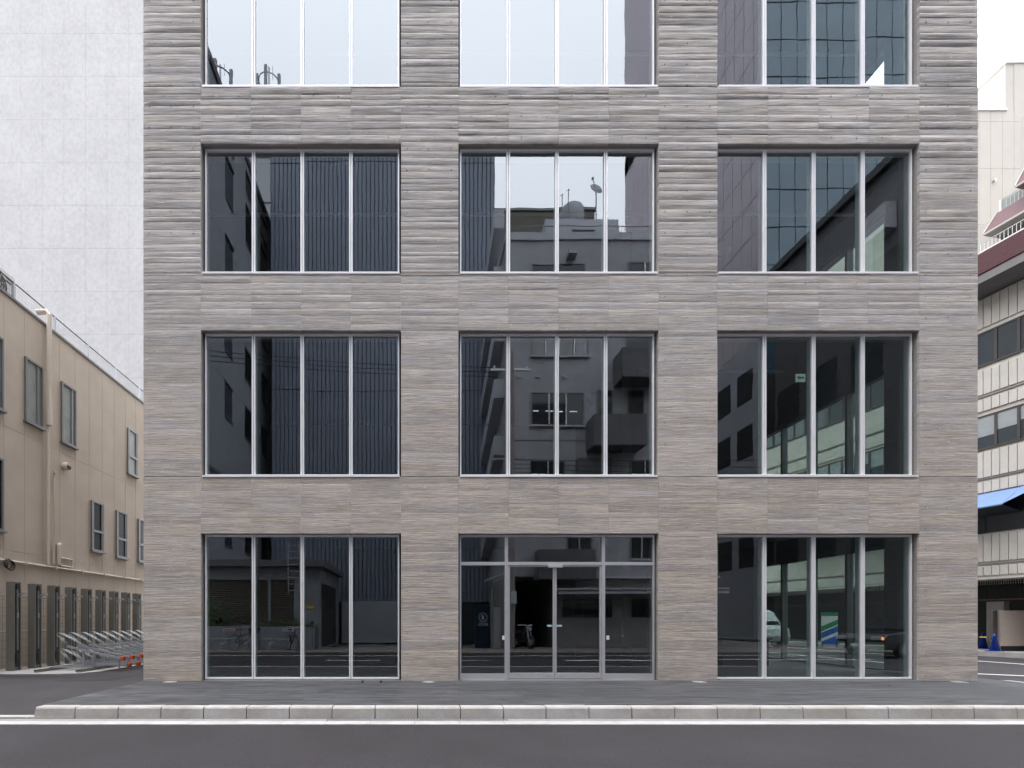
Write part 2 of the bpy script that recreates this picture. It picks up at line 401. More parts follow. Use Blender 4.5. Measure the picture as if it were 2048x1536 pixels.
# low dropped kerb across the mouth of the alley
x = -13.8
while x < -5.4:
    MB().box(x + .003, x + .597, -3.0, -2.86, -.2, -.135).build('dropped_kerb_stone', 'kerb_concrete', kerb, bevel=.006); x += .6

# pavement slab with rounded street corner on the right
pv = MB(); pts = [(-5.40, -2.82), (8.9, -2.82)]
cx, cy, R_ = 8.9, .18, 3.0
for i in range(1, 13):
    a = -math.pi / 2 + (math.pi / 2) * i / 12; pts.append((cx + R_ * math.cos(a), cy + R_ * math.sin(a)))
pts += [(11.9, 40), (-5.40, 40)]
n = len(pts)
pv.v = [(a, b, -.006) for a, b in pts] + [(a, b, -.2) for a, b in pts]
pv.f = [tuple(range(n))] + [(i, n + i, n + (i + 1) % n, (i + 1) % n) for i in range(n)]
pave = pv.build('pavement', 'pavement_stone'); structure(pave, 'dark grey stone pavement in front of the concrete building', 'pavement')
# curved kerb pieces of the corner
for i in range(8):
    a0 = -math.pi / 2 + math.pi / 2 * i / 8; a1 = -math.pi / 2 + math.pi / 2 * (i + 1) / 8 - .006
    p = []
    for zz in (-.2, -.002):
        p += [(cx + R_ * math.cos(a0), cy + R_ * math.sin(a0), zz), (cx + (R_ + .16) * math.cos(a0), cy + (R_ + .16) * math.sin(a0), zz),
              (cx + (R_ + .16) * math.cos(a1), cy + (R_ + .16) * math.sin(a1), zz), (cx + R_ * math.cos(a1), cy + R_ * math.sin(a1), zz)]
    MB().hexa(p).build('kerb_stone', 'gutter_grey', kerb)
# long stone setts of the pavement, laid in rows parallel to the street
ROWS = [-2.80, -2.45, -2.1, -1.75, -1.4, -1.05, -.70, -.35, .02]
sett_mesh = []
for r in range(len(ROWS) - 1):
    xx = -5.38 - rnd() * .5
    while xx < 8.8:
        wdt = .9 + rnd() * .3; a = max(xx, -5.38); b = min(xx + wdt, 8.85)
        if b - a > .1:
            m = MB().box(a + .0015, b - .0015, ROWS[r] + .0015, ROWS[r + 1] - .0015, -.012, .0 + (rnd() - .5) * .0016)
            tv = .86 + rnd() * .28; m.t = [(tv, tv * (1 + (rnd() - .5) * .03), tv * (1 + (rnd() - .5) * .05))] * 8
            sett_mesh.append(m)
        xx += wdt
m_ = M['pavement_stone']; t_ = m_.node_tree
mat('pavement_sett', (.064, .064, .069), .6, .85, 3.0, .6, 9, stretch=(.4, 4.6, 1), tint=(.84, .88, .86), vcol=True, fine=.3)
for m in sett_mesh: m.build('paving_stone', 'pavement_sett', pave)

# side street on the right, across which the panelled building stands
ss = MB().poly([(12.06, -3.38, ROAD - .006), (60, -3.38, ROAD - .006), (60, 60, ROAD - .006), (12.06, 60, ROAD - .006)]).build('side_street', 'asphalt_old')
structure(ss, 'asphalt side street between the concrete building and the panelled building', 'road')
def strip(parent, a, b, wd, name='lane_line', z=ROAD - .006):
    a, b = Vector(a), Vector(b); dd = (b - a).normalized(); nn = Vector((-dd.y, dd.x)) * wd / 2
    MB().hexa([(*(a - nn), z), (*(b - nn), z), (*(b + nn), z), (*(a + nn), z), (*(a - nn), z + .004), (*(b - nn), z + .004), (*(b + nn), z + .004), (*(a + nn), z + .004)]).build(name, 'road_paint', parent)
strip(ss, (19.3, 2.0), (18.2, 40), .13); strip(ss, (12.9, 4.1), (17.6, .85), .14); strip(ss, (15.4, 4.0), (14.8, 40), .12)
fp = MB().box(-90, 60, -13.6, -9.6, -.19, -.06).build('far_pavement', 'pavement_far'); structure(fp, 'pavement on the opposite side of the street', 'pavement')

# alley on the left: slopes down to the gutter
al = MB(); ysl = [-2.86, -2.4, -1.8, -1.1, -.4, .5, 30]; zsl = [-.140, -.115, -.07, -.035, -.014, -.008, -.008]
for y_, z_ in zip(ysl, zsl): al.v += [(-14, y_, z_), (-5.405, y_, z_), ]
for i in range(len(ysl) - 1): al.f.append((2*i, 2*i+1, 2*i+3, 2*i+2))
alley = al.build('alley', 'asphalt_old'); structure(alley, 'asphalt alley beside the beige building', 'alley')
MB().poly([(-7.3, .2, -.004), (-6.2, .2, -.004), (-6.2, 30, -.004), (-7.3, 30, -.004)]).build('asphalt_patch', 'asphalt_dark', alley)
MB().poly([(-14, .75, -.003), (-7.3, .75, -.003), (-7.3, 1.15, -.003), (-14, 1.15, -.003)]).build('asphalt_patch', 'asphalt_dark', alley)
pad = MB(); pp = [(-13, 1.15), (-8.0, 1.2), (-7.62, 1.35), (-7.42, 1.75), (-7.3, 14), (-13, 14)]
pad.v = [(a, b, .012) for a, b in pp] + [(a, b, -.05) for a, b in pp]; k = len(pp)
pad.f = [tuple(range(k))] + [(i, k + i, k + (i + 1) % k, (i + 1) % k) for i in range(k)]
pado = pad.build('rack_pad', 'pad_concrete'); structure(pado, 'pale concrete pad under the bicycle racks', 'pad')

# ------------------------------------------------------------------ the board-marked concrete building
bld = empty('concrete_building', (-5.43, 0, 0))
tag(bld, 'grey board-marked concrete office building with twelve large aluminium windows', 'building')
PIER = [(-5.43, -4.28), (-.28, .87), (4.87, 6.04), (10.08, 11.25)]
BAY = [(-4.28, -.28), (.87, 4.87), (6.04, 10.08)]
ROWZ = [(.02, 2.95), (4.09, 7.01), (8.15, 10.74), (11.88, 14.62)]
TOP = 17.2
YB = 14.0
for a, b in PIER: B(a, b, .045, .42, -.15, TOP).build('pier', 'core_concrete', bld)
SPZ = [(2.95, 4.09), (7.01, 8.15), (10.74, 11.88), (14.62, TOP)]
for (a, b) in BAY:
    for (z0, z1) in SPZ: B(a, b, .045, .42, z0, z1).build('spandrel', 'core_concrete', bld)
# boards: each cast board mark is its own piece with its own relief
def board(x0, x1, z0, z1, seed):
    rr = random.Random(seed); zc = (z0 + z1) / 2; rel = .02 + .98 * sm(5.2, 11.2, zc)
    amp = (.0010 + .0125 * rel) * (.35 + .95 * rr.random() ** 1.3)
    tip = rr.uniform(-.25, .35)                       # where the bulge sits
    base = -.004 - .004 * rr.random() * rel
    nx = 7; prof = [(0, 0), (.16, .55), (.42, .92), (.68, 1.0), (.88, .72), (1, .12)]
    m = MB(); ph = rr.random() * 6; fq = 3 + rr.random() * 5; g = .0010 + .003 * rel
    for (tz, h) in prof:
        for i in range(nx + 1):
            u = i / nx; xx = x0 + .0015 + (x1 - x0 - .003) * u
            wob = (math.sin(ph + fq * u) + .6 * math.sin(2.3 * fq * u + ph * 2)) * .0035 * rel if 0 < tz < 1 else 0
            edge = min(1.0, .25 + min(xx + 5.43, 11.25 - xx) / .2)
            hh = edge * h * (1 + tip * math.sin(math.pi * tz)) * (1 + .18 * math.sin(ph * 1.7 + fq * 1.4 * u))
            m.v.append((xx, base - amp * hh, z0 + g / 2 + (z1 - z0 - g) * tz + wob))
    nr = len(prof)
    for r in range(nr - 1):
        for i in range(nx):
            a = r * (nx + 1) + i; m.f.append((a, a + 1, a + nx + 2, a + nx + 1))
    # returns to the core so that the piece has thickness
    k0 = len(m.v)
    for i in range(nx + 1): m.v.append((m.v[i][0], .045, m.v[i][2]))
    for i in range(nx + 1): q = m.v[(nr - 1) * (nx + 1) + i]; m.v.append((q[0], .045, q[2]))
    for i in range(nx):
        m.f.append((k0 + i, k0 + i + 1, i + 1, i)); t0 = (nr - 1) * (nx + 1) + i; m.f.append((t0, t0 + 1, k0 + nx + 2 + i, k0 + nx + 1 + i))
    left = [r * (nx + 1) for r in range(nr)]; right = [r * (nx + 1) + nx for r in range(nr)]
    m.f.append(tuple([k0] + left + [k0 + nx + 1])); m.f.append(tuple([k0 + 2 * nx + 1] + right[::-1] + [k0 + nx]))
    warm = 1 - sm(3.2, 8.2, zc); v = 1 + (rr.random() - .5) * .26; wv = warm * (.35 + .75 * rr.random())
    cool = (rr.random() - .5) * .02
    c = (v * (1 + .055 * wv - cool), v * (1 - .010 * wv), v * (1 - .085 * wv + cool))
    m.t = [(*c, .15 + .85 * rel)] * len(m.v)
    return m
boards = []; sd_ = 0
_rg = random.Random(5); GZ = [0.0]
while GZ[-1] < TOP: GZ.append(GZ[-1] + _rg.choice((.10, .125, .14, .14, .155, .18)))
def courses(z0, z1, rr):      # the board courses run through at the same height on every pier and spandrel
    zs = [z for z in GZ if z0 + .05 < z < z1 - .05]
    return [z0] + [z + rr.uniform(-.007, .007) for z in zs] + [z1]
LEV = [(0.0, 4.085), (4.095, 8.145), (8.155, 11.875), (11.885, TOP)]
for pi, (a, b) in enumerate(PIER):
    for li, (z0, z1) in enumerate(LEV):
        zs = courses(z0, z1, random.Random(pi * 31 + li))
        for i in range(len(zs) - 1): boards.append((a, b, zs[i], zs[i + 1]))
for bi, (a, b) in enumerate(BAY):
    for si, (z0, z1) in enumerate(SPZ):
        for k in range(4):
            zs = courses(z0, z1, random.Random(bi * 97 + si * 13 + k))
            for i in range(len(zs) - 1): boards.append((a + (b - a) * k / 4, a + (b - a) * (k + 1) / 4, zs[i], zs[i + 1]))
seen = [b for b in boards if b[3] < 13.6]; seen.sort(key=lambda b: -(b[1] - b[0]) * (b[3] - b[2])); big = set(seen[:300])
rest = MB(); rest.t = []
skin = empty('board_facing', (0, 0, 0)); skin.parent = bld
for i, bd in enumerate(boards):
    m = board(*bd, i)
    if bd in big: m.build('board', 'board_concrete', bld, smooth=False)
    else:
        n0 = len(rest.v); rest.v += m.v; rest.f += [tuple(q + n0 for q in f) for f in m.f]; rest.t += m.t
bpy.data.objects.remove(skin)
stuff(rest.build('board_facing', 'board_concrete', bld))
# formwork tie dimples: small dark dots in rows
dm = MB()
def dot(x, z):
    k = 8; n0 = len(dm.v); r = .012 + rnd() * .006
    for yy in (-.048, .0):
        for i in range(k): dm.v.append((x + r * math.cos(i * math.pi / 4), yy, z + r * .8 * math.sin(i * math.pi / 4)))
    dm.f += [tuple(range(n0, n0 + k))] + [(n0 + i, n0 + k + i, n0 + k + (i + 1) % k, n0 + (i + 1) % k) for i in range(k)]
def dot_y(z): return -(.006 + .016 * sm(5.2, 11.2, z))
dm2 = MB()
def disc(mb, x, z, r, yy):
    k = 8; n0 = len(mb.v)
    for y2 in (yy, .0):
        for i in range(k): mb.v.append((x + r * math.cos(-i * math.pi / 4), y2, z + r * .75 * math.sin(-i * math.pi / 4)))
    mb.f += [tuple(range(n0, n0 + k))] + [(n0 + (i + 1) % k, n0 + k + (i + 1) % k, n0 + k + i, n0 + i) for i in range(k)]
for a, b in PIER:
    z = .11
    while z < 13.6:
        for fx in (.105, .48, .87):
            if rnd() < .88: disc(dm2, a + (b - a) * fx + (rnd() - .5) * .012, z + (rnd() - .5) * .02, .006 + rnd() * .005, dot_y(z) - .003)
        z += .421
for (a, b) in BAY:
    for (z0, z1) in SPZ[:3]:
        for zz in (z0 + .11, z0 + .53, z0 + .94):
            for k in range(8):
                if rnd() < .6: disc(dm2, a + (b - a) * (k + .5) / 8 + (rnd() - .5) * .02, zz + (rnd() - .5) * .02, .006 + rnd() * .004, dot_y(zz) - .003)
stuff(dm2.build('tie_hole', 'tie_dark', bld))

YF = .10; YG = .135     # frame face and glass plane behind the facade
def pane(parent, x0, x1, z0, z1, tilt=True, m='facade_glass', yg=YG):
    mb = MB().box(x0, x1, yg, yg + .012, z0, z1)
    c = Vector(((x0 + x1) / 2, yg, (z0 + z1) / 2)); base = wloc(parent)
    mb.v = [(v[0] - c.x, v[1] - c.y, v[2] - c.z) for v in mb.v]
    o = mb.build('pane', m, parent, True); o.location = c - base
    o.rotation_euler = (random.uniform(-.0011, .0011), 0, random.uniform(-.0013, .0013))     # panes are never set perfectly in plane
    return o
def window(x0, x1, z0, z1, sill=True):
    a, b = x0 + .032, x1 - .032; zb = z0 + (.03 if sill else .0); zt = z1 - .004
    win = MB().ring(x0 + .004, x1 - .004, z0 + .002, z1 - .002, .03, YF + .05, YF + .12).build('window', 'gasket', bld)
    n = 4; wdt = (b - a) / n
    for i in range(n):
        u0, u1 = a + i * wdt + .005, a + (i + 1) * wdt - .005
        MB().ring(u0, u1, zb, zt, .03, YF, YF + .15, wb=.04, wt=.045).build('pane_frame', 'aluminium_white', win, bevel=.003)
        pane(win, u0 + .029, u1 - .029, zb + .039, zt - .044)
        if i: B(u0 - .010, u0, YF + .02, YF + .14, zb, zt).build('joint', 'gasket', win)
    if sill:
        MB().hexa([(x0 + .03, -.02, z0 - .012), (x1 - .03, -.02, z0 - .012), (x1 - .03, YF + .02, z0 + .004), (x0 + .03, YF + .02, z0 + .004),
                   (x0 + .03, -.02, z0 + .026), (x1 - .03, -.02, z0 + .026), (x1 - .03, YF + .02, z0 + .03), (x0 + .03, YF + .02, z0 + .03)]).build('sill', 'aluminium_white', win)
    return win
for bi, (a, b) in enumerate(BAY):
    for ri, (z0, z1) in enumerate(ROWZ):
        if ri == 0 and bi == 1: continue
        window(a, b, z0, z1, sill=ri > 0)
# entrance: transom lights, two sidelights, double door
a, b = BAY[1]; z0, z1 = ROWZ[0]
ent = MB().ring(a + .004, b - .004, z0 - .01, z1 - .002, .03, YF + .05, YF + .12).build('entrance', 'gasket', bld)
MX = [(1.815, 1.880), (3.775, 3.84)]; TZ = (2.325, 2.39)
MB().ring(a + .03, b - .03, z0 - .01, z1 - .004, .035, YF, YF + .14, wb=.012, wt=.05).build('outer_frame', 'aluminium', ent, bevel=.003)
for (u, v) in MX: B(u, v, YF - .004, YF + .14, z0 + .002, z1 - .054).build('mullion', 'aluminium', ent, bevel=.003)
for (u, v) in ((a + .065, MX[0][0]), (MX[0][1], MX[1][0]), (MX[1][1], b - .065)):
    B(u, v, YF - .002, YF + .14, *TZ).build('transom', 'aluminium', ent, bevel=.003)
    pane(ent, u, v, TZ[1], z1 - .054)
for (u, v) in ((a + .065, MX[0][0]), (MX[1][1], b - .065)):
    B(u, v, YF + .006, YF + .12, z0 + .002, .135).build('kick_plate', 'aluminium', ent)
    pane(ent, u, v, .135, TZ[0])
dl, dr = MX[0][1] + .006, MX[1][0] - .006; dm_ = (dl + dr) / 2
for (u, v, sgn) in ((dl, dm_ - .004, 1), (dm_ + .004, dr, -1)):
    leaf = MB().ring(u, v, .035, TZ[0] - .006, .032, YF + .01, YF + .06, wb=.115, wt=.02).build('door', 'aluminium', ent, bevel=.002)
    pane(leaf, u + .031, v - .031, .149, TZ[0] - .025)
    ex = v - .13 if sgn > 0 else u + .13
    mb = MB(); mb.tube((ex, YF + .002, .095), (ex, YF + .02, .095), .018, 12); mb.build('lock', 'steel', leaf)
    ex = v - .145 if sgn > 0 else u + .04
    MB().box(ex, ex + .105, YG - .003, YG - .0005, 1.085, 1.122).build('sticker', 'sticker_cyan', leaf)
B(dm_ - .145, dm_ + .145, YF - .045, YF - .003, TZ[0] - .05, TZ[0] + .005).build('door_sensor', 'aluminium', ent, bevel=.004)
for px in (1007.5, 1203.5, 1215.8):
    u = X(px, 10.13); B(u - .03, u + .03, YG - .0035, YG - .0006, .82, .905).build('notice', 'sign_white', ent)

# interior: slabs, walls, columns
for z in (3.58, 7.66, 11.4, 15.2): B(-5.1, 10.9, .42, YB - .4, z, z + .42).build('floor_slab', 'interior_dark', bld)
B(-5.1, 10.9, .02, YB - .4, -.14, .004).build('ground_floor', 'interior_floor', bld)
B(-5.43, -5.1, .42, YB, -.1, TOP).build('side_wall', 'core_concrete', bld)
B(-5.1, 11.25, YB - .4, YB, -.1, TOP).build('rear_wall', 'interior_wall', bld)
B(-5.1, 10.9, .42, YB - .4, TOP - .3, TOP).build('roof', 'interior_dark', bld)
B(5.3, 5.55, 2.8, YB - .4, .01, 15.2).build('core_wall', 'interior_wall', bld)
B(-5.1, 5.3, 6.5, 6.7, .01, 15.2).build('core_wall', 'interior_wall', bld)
# right-hand side elevation with its own openings
SPY = [(.42, 1.62), (6.1, YB - .4)]
for (a, b) in SPY: B(10.9, 11.25, a, b, -.1, TOP).build('pier', 'core_concrete', bld)
for (a, b) in ((1.62, 6.1),):
    for (z0, z1) in SPZ: B(10.9, 11.25, a, b, z0, z1).build('spandrel', 'core_concrete', bld)
    for ri, (z0, z1) in enumerate(ROWZ):
        n = 4; wdt = (b - a) / n
        win = MB().box(10.98, 11.14, a, b, z0 + .001, z0 + .05).build('window', 'sash_grey', bld)
        B(10.98, 11.14, a, b, z1 - .05, z1 - .001).build('head_frame', 'sash_grey', win)
        for i in range(n + 1):
            yy = a + i * wdt; B(10.98, 11.14, max(a, yy - .035), min(b, yy + .035), z0 + .05, z1 - .05).build('mullion', 'sash_grey', win)
        for i in range(n):
            B(11.05, 11.062, a + i * wdt + .035, a + (i + 1) * wdt - .035, z0 + .05, z1 - .05).build('pane', 'side_glass', win)

# interior things that show through the right-hand panes
es = empty('exit_sign', (9.25, 2.0, 6.93)); tag(es, 'small lit green and white exit sign with arrow hanging behind the glass', 'exit sign')
B(9.13, 9.37, 2.0, 2.04, 6.93, 7.13).build('housing', 'sign_white', es)
B(9.135, 9.365, 1.996, 1.9995, 6.935, 7.125).build('face_plate', 'exit_light', es)
ar = MB(); ar.v = [(9.16, 1.993, 7.03), (9.22, 1.993, 6.97), (9.22, 1.993, 7.005), (9.33, 1.993, 7.005), (9.33, 1.993, 7.055), (9.22, 1.993, 7.055), (9.22, 1.993, 7.09)]; ar.f = [(0, 1, 2, 3, 4, 5, 6)]
ar.build('arrow', 'exit_green', es); MB().tube((9.25, 2.02, 7.13), (9.25, 2.02, 7.66), .01).build('hanger', 'sash_grey', es)
pi_ = empty('ceiling_pipe', (8, 2.6, 7.5)); tag(pi_, 'grey pipe hung under the ceiling behind the second floor glass', 'pipe')
MB().tube((5.6, 2.6, 7.5), (9.3, 2.6, 7.5), .04, 10).build('run', 'galvanised', pi_)
for xx in (6.2, 7.6, 9.0): MB().tube((xx, 2.6, 7.5), (xx, 2.6, 7.66), .012).build('hanger', 'galvanised', pi_)
for i, (xx, yy, zz, lb) in enumerate(((7.3, 2.4, 7.2, 'white disc lamp under the second floor ceiling beside the pipe'), (8.3, 3.4, 11.1, 'white disc lamp under the third floor ceiling'), (7.2, 2.2, 3.1, 'white disc lamp under the ground floor ceiling'))):
    pl = empty('disc_lamp', (xx, yy, zz)); tag(pl, lb, 'lamp', 'ceiling lamps inside the building')
    MB().lathe((xx, yy, zz), [(.17, 0), (.18, .02), (.16, .05), (.03, .06)], 18).build('shade', 'white_paint', pl)
    MB().tube((xx, yy, zz + .06), (xx, yy, {7.2: 7.66, 11.1: 11.4, 3.1: 3.58}[zz]), .008).build('rod', 'black_plastic', pl)
for zz, nm in ((10.95, 'third'), (14.8, 'fourth')):
    for yy in (2.0, 4.2):
        pr = tag(MB().tube((-5, yy, zz), (10.8, yy, zz), .035, 8).build('lighting_track', 'aluminium_white'), f'thin pale lighting track under the {nm} floor ceiling, {"nearer" if yy < 3 else "farther from"} the glass', 'lighting track', 'lighting tracks behind the glass')
dk = empty('reception_desk', (8.6, 3.2, 0)); tag(dk, 'low dark reception desk inside the ground floor glass', 'desk')
B(8.0, 9.2, 3.0, 3.6, .02, .72).build('body', 'interior_dark', dk); B(7.95, 9.25, 2.95, 3.65, .721, .76).build('desk_top', 'interior_wall', dk)

# uplights let into the paving at the foot of the piers
for i, (px, wh) in enumerate(((341, 'leftmost'), (857, 'second'), (1398, 'third'), (1917, 'rightmost'))):
    u = X(px, 9.85); up = empty('ground_uplight', (u, -.15, 0))
    tag(up, f'round uplight set in the paving at the foot of the {wh} concrete pier', 'uplight', 'uplights in the paving')
    MB().lathe((u, -.16, 0), [(.13, -.02), (.13, .004), (.09, .006), (.09, .001)], 24).build('trim_ring', 'steel', up)
    MB().lathe((u, -.16, .0012), [(.088, 0), (.085, .003), (.03, .006), (.01, .0065)], 24).build('lens', 'lamp_glass', up, smooth=True)

# ------------------------------------------------------------------ left: beige siding building along the alley
WX = -10.2                                  # plane of its wall
def WZ(px): return -WX * 1000 / (830 - px)  # depth of a point of that wall
def WY(px): return WZ(px) + CY
def WH(px, py): return EYE + (1240 - py) * WZ(px) / 1000
lb = empty('beige_building', (WX, 2.3, 0)); tag(lb, 'low beige building clad in tall siding panels beside the alley', 'building')
WT = 9.33
B(WX - 9, WX - .008, -1.5, 15, -.1, WT - .02).build('wall', 'beige_trim', lb)
zrows = [0.0, 2.96, 6.04, WT]; y = -1.5; pn = 0
while y < 15:
    for r in range(3):
        B(WX - .008, WX, y + .005, y + .645, zrows[r] + .005, zrows[r + 1] - .005).build('siding_panel', 'beige_siding', lb, bevel=.004)
    y += .65
B(WX - .35, WX + .03, -1.52, 15.02, WT, WT + .06).build('coping', 'copping_grey', lb)
B(WX - 8.9, WX - .36, -1.5, 15, WT - .02, WT + .02).build('roof', 'copping_grey', lb)
def left_window(p0, p1, y0t, y0b, double=False, frosted=True):
    a, b = WY(p0), WY(p1); zt, zb = WH(p0, y0t), WH(p0, y0b)
    wn = empty('window', (0, 0, 0)); wn.parent = lb
    wn.location = (0, 0, 0)
    def fr(z0, z1, t=.05):
        for (c, d_, e, f) in ((a, b, z0, z0 + t), (a, b, z1 - t, z1), (a, a + t, z0 + t, z1 - t), (b - t, b, z0 + t, z1 - t)):
            yield B(WX + .001, WX + .055, c, d_, e, f)
    for mb in fr(zb, zt): mb.build('frame', 'sash_grey', wn)
    B(WX + .001, WX + .015, a + .05, b - .05, zb + .05, zt - .05).build('pane', 'frosted_pane' if frosted else 'alley_pane', wn)
    if double:
        zm = zb + (zt - zb) * .40
        B(WX + .001, WX + .06, a + .05, b - .05, zm - .04, zm + .04).build('transom', 'sash_grey', wn)
        for (c, d_) in ((zb + .05, zm - .04), (zm + .04, zt - .05)):
            B(WX + .016, WX + .045, a + .05, a + .11, c, d_).build('sash_stile', 'sash_grey', wn); B(WX + .016, WX + .045, b - .11, b - .05, c, d_).build('sash_stile', 'sash_grey', wn)
    else:
        B(WX + .016, WX + .04, b - .2, b - .14, zb + .05, zt - .05).build('sash_stile', 'sash_grey', wn)
    B(WX + .001, WX + .1, a - .04, b + .04, zb - .05, zb - .002).build('sill', 'sash_grey', wn)
left_window(48, 83, 712, 840); left_window(121, 150, 762, 882); left_window(-30, 4, 655, 805); left_window(-30, 4, 905, 1055, frosted=False)
left_window(254, 273, 855, 945, True); left_window(181, 205, 1000, 1100, True, False); left_window(231, 252, 1020, 1113, True, False); left_window(275, 294, 1037, 1122, True, False)
MB().path([(WX + .06, WY(92), 2.75), (WX + .06, WY(92), WT - .2)], .035, 8).build('drainpipe', 'beige_trim', lb)
MB().path([(WX + .09, WY(92), 6.6), (WX + .09, WY(92), WT + .32), (WX + .02, WY(91), WT + .4), (WX - .2, WY(88), WT + .35)], .075, 10).build('rain_pipe', 'beige_trim', lb)
MB().path([(WX + .05, WY(104), 2.8), (WX + .05, WY(104), 5.3), (WX + .1, WY(103), 5.36), (WX + .1, WY(100), 5.36)], .03, 8).build('conduit', 'beige_trim', lb)
MB().path([(WX + .04, -1.4, 2.70), (WX + .04, 14.8, 2.70)], .03, 8).build('conduit', 'beige_trim', lb)
MB().path([(WX + .05, WY(114), 2.8), (WX + .05, WY(114), 3.35), (WX + .05, WY(117), 3.4)], .05, 8).build('pipe_stub', 'beige_trim', lb)
MB().path([(WX + .04, WY(118), 2.78), (WX + .04, WY(141), 2.78), (WX + .04, WY(141), 3.0), (WX + .04, WY(118), 3.0)], .025, 8).build('pipe_loop', 'beige_trim', lb)
vy, vz = WY(127), WH(127, 932)
MB().tube((WX, vy, vz), (WX + .16, vy, vz - .02), .11, 20).build('vent_hood', 'beige_trim', lb); MB().tube((WX + .158, vy, vz - .02), (WX + .163, vy, vz - .02), .09, 20).build('vent_mouth', 'hole_dark', lb)
for i in range(14): B(WX + .02, WX + .09, -1.4 + i * 1.1, -1.34 + i * 1.1, 2.66, 2.735).build('pipe_clip', 'beige_trim', lb)
# roof railing with wire mesh
rail = empty('railing', (0, 0, 0)); rail.parent = lb; RX = WX - .12; RT = 9.9
MB().tube((RX, -1.5, RT), (RX, 15, RT), .02, 8).build('top_rail', 'sash_grey', rail)
yy = 3.7 - 5.2
for i in range(12):
    B(RX - .03, RX + .03, yy - .03, yy + .03, WT + .06, RT).build('post', 'galvanised', rail); yy += 1.45
wm = MB()
for k in range(6): wm.tube((RX, -1.5, WT + .12 + k * .085), (RX, 15, WT + .12 + k * .085), .0025, 4, caps=False)
for k in range(160): wm.tube((RX, -1.5 + k * .103, WT + .07), (RX, -1.5 + k * .103, RT), .002, 4, caps=False)
stuff(wm.build('mesh_wire', 'sash_grey', rail))
# air-conditioner unit behind the railing
ya, yb_ = WY(4), WY(60); ac = empty('air_conditioner', (WX - .5, ya, WT + .02)); tag(ac, 'white outdoor air conditioner unit with round fan on the beige roof', 'air conditioner')
zt = H(556, WZ(4)); zt = WT + .92
B(WX - .62, WX - .4, ya, yb_, WT + .03, zt).build('casing', 'ac_white', ac, bevel=.012)
cyy = ya + (yb_ - ya) * .38; czz = (WT + .06 + zt) / 2
mb = MB(); mb.tube((WX - .401, cyy, czz), (WX - .394, cyy, czz), .30, 28); mb.build('fan_opening', 'black_plastic', ac)
for k in range(4): MB().torus((WX - .385, cyy, czz), .08 + .07 * k, .006, 'x', 28, 5).build('guard_ring', 'ac_white', ac)
for k in range(8):
    a = k * math.pi / 4; MB().tube((WX - .388, cyy + .04 * math.cos(a), czz + .04 * math.sin(a)), (WX - .388, cyy + .29 * math.cos(a + .4), czz + .29 * math.sin(a + .4)), .007, 5).build('fan_blade', 'ac_white', ac)
for k in range(2): B(WX - .4, WX - .392, yb_ - .3, yb_ - .05, zt - .16 - k * .09, zt - .12 - k * .09).build('vent_slot', 'hole_dark', ac)

# tall white building behind
Zt = 31; wt = empty('white_tower', (X(-60, Zt), Zt + CY, 0)); tag(wt, 'tall windowless white stucco building rising behind the beige building', 'building')
x0, x1 = X(-260, Zt), X(430, Zt)
B(x0, x1, Zt + CY, Zt + CY + 14, -.1, 52).build('wall', 'white_stucco', wt)
jz = [H(p, Zt) for p in (-400, -191, -105, -19, 67, 153, 240, 326, 411, 497, 583, 669, 755, 990)]
cols = 16; cw = (x1 - x0) / cols
zs = [52] + jz + [0]
for i in range(cols):
    for k in range(len(zs) - 1):
        B(x0 + i * cw + .003, x0 + (i + 1) * cw - .003, Zt + CY - .01, Zt + CY, zs[k + 1] + .004, zs[k] - .004).build('wall_panel', 'white_stucco', wt)

# bicycle lift posts in a row
for i in range(9):
    z_n = 11.84 + i * .662; y0 = z_n + CY; xf = -9.5
    ordn = ('nearest', 'second', 'third', 'fourth', 'fifth', 'sixth', 'seventh', 'eighth', 'ninth')[i]
    p = empty('bicycle_lift_post', (xf - .1, y0, .012))
    tag(p, f'{ordn} grey steel bicycle lift post with black slot, counting from the street', 'lift post', 'bicycle lift posts along the beige wall')
    B(xf - .19, xf - .02, y0, y0 + .225, .012, 2.13).build('column', 'post_grey', p, bevel=.008)
    for (c, d_) in ((y0, y0 + .035), (y0 + .19, y0 + .225)): B(xf - .02, xf, c, d_, .012, 2.13).build('front_flange', 'post_grey', p)
    B(xf - .018, xf - .006, y0 + .036, y0 + .189, .1, 2.06).build('slot', 'black_plastic', p)
    B(xf - .006, xf + .004, y0 + .085, y0 + .14, .5, 1.95).build('slider_rail', 'post_grey', p)
    B(xf - .005, xf + .02, y0 + .05, y0 + .175, .18, .42).build('wheel_cradle', 'black_plastic', p, bevel=.01)
    B(xf - .005, xf + .012, y0 + .07, y0 + .15, 1.96, 2.09).build('counterweight_box', 'black_plastic', p)
    B(xf + .004, xf + .012, y0 + .09, y0 + .135, 1.28, 1.4).build('catch', 'galvanised', p)
    MB().path([(xf + .01, y0 + .09, 1.78), (xf + .10, y0 + .11, 1.88), (xf + .19, y0 + .13, 1.90), (xf + .22, y0 + .14, 1.84)], .011, 6).build('hook', 'galvanised', p)
    MB().path([(xf + .01, y0 + .15, 1.76), (xf + .10, y0 + .15, 1.86), (xf + .17, y0 + .16, 1.88)], .009, 6).build('hook', 'galvanised', p)

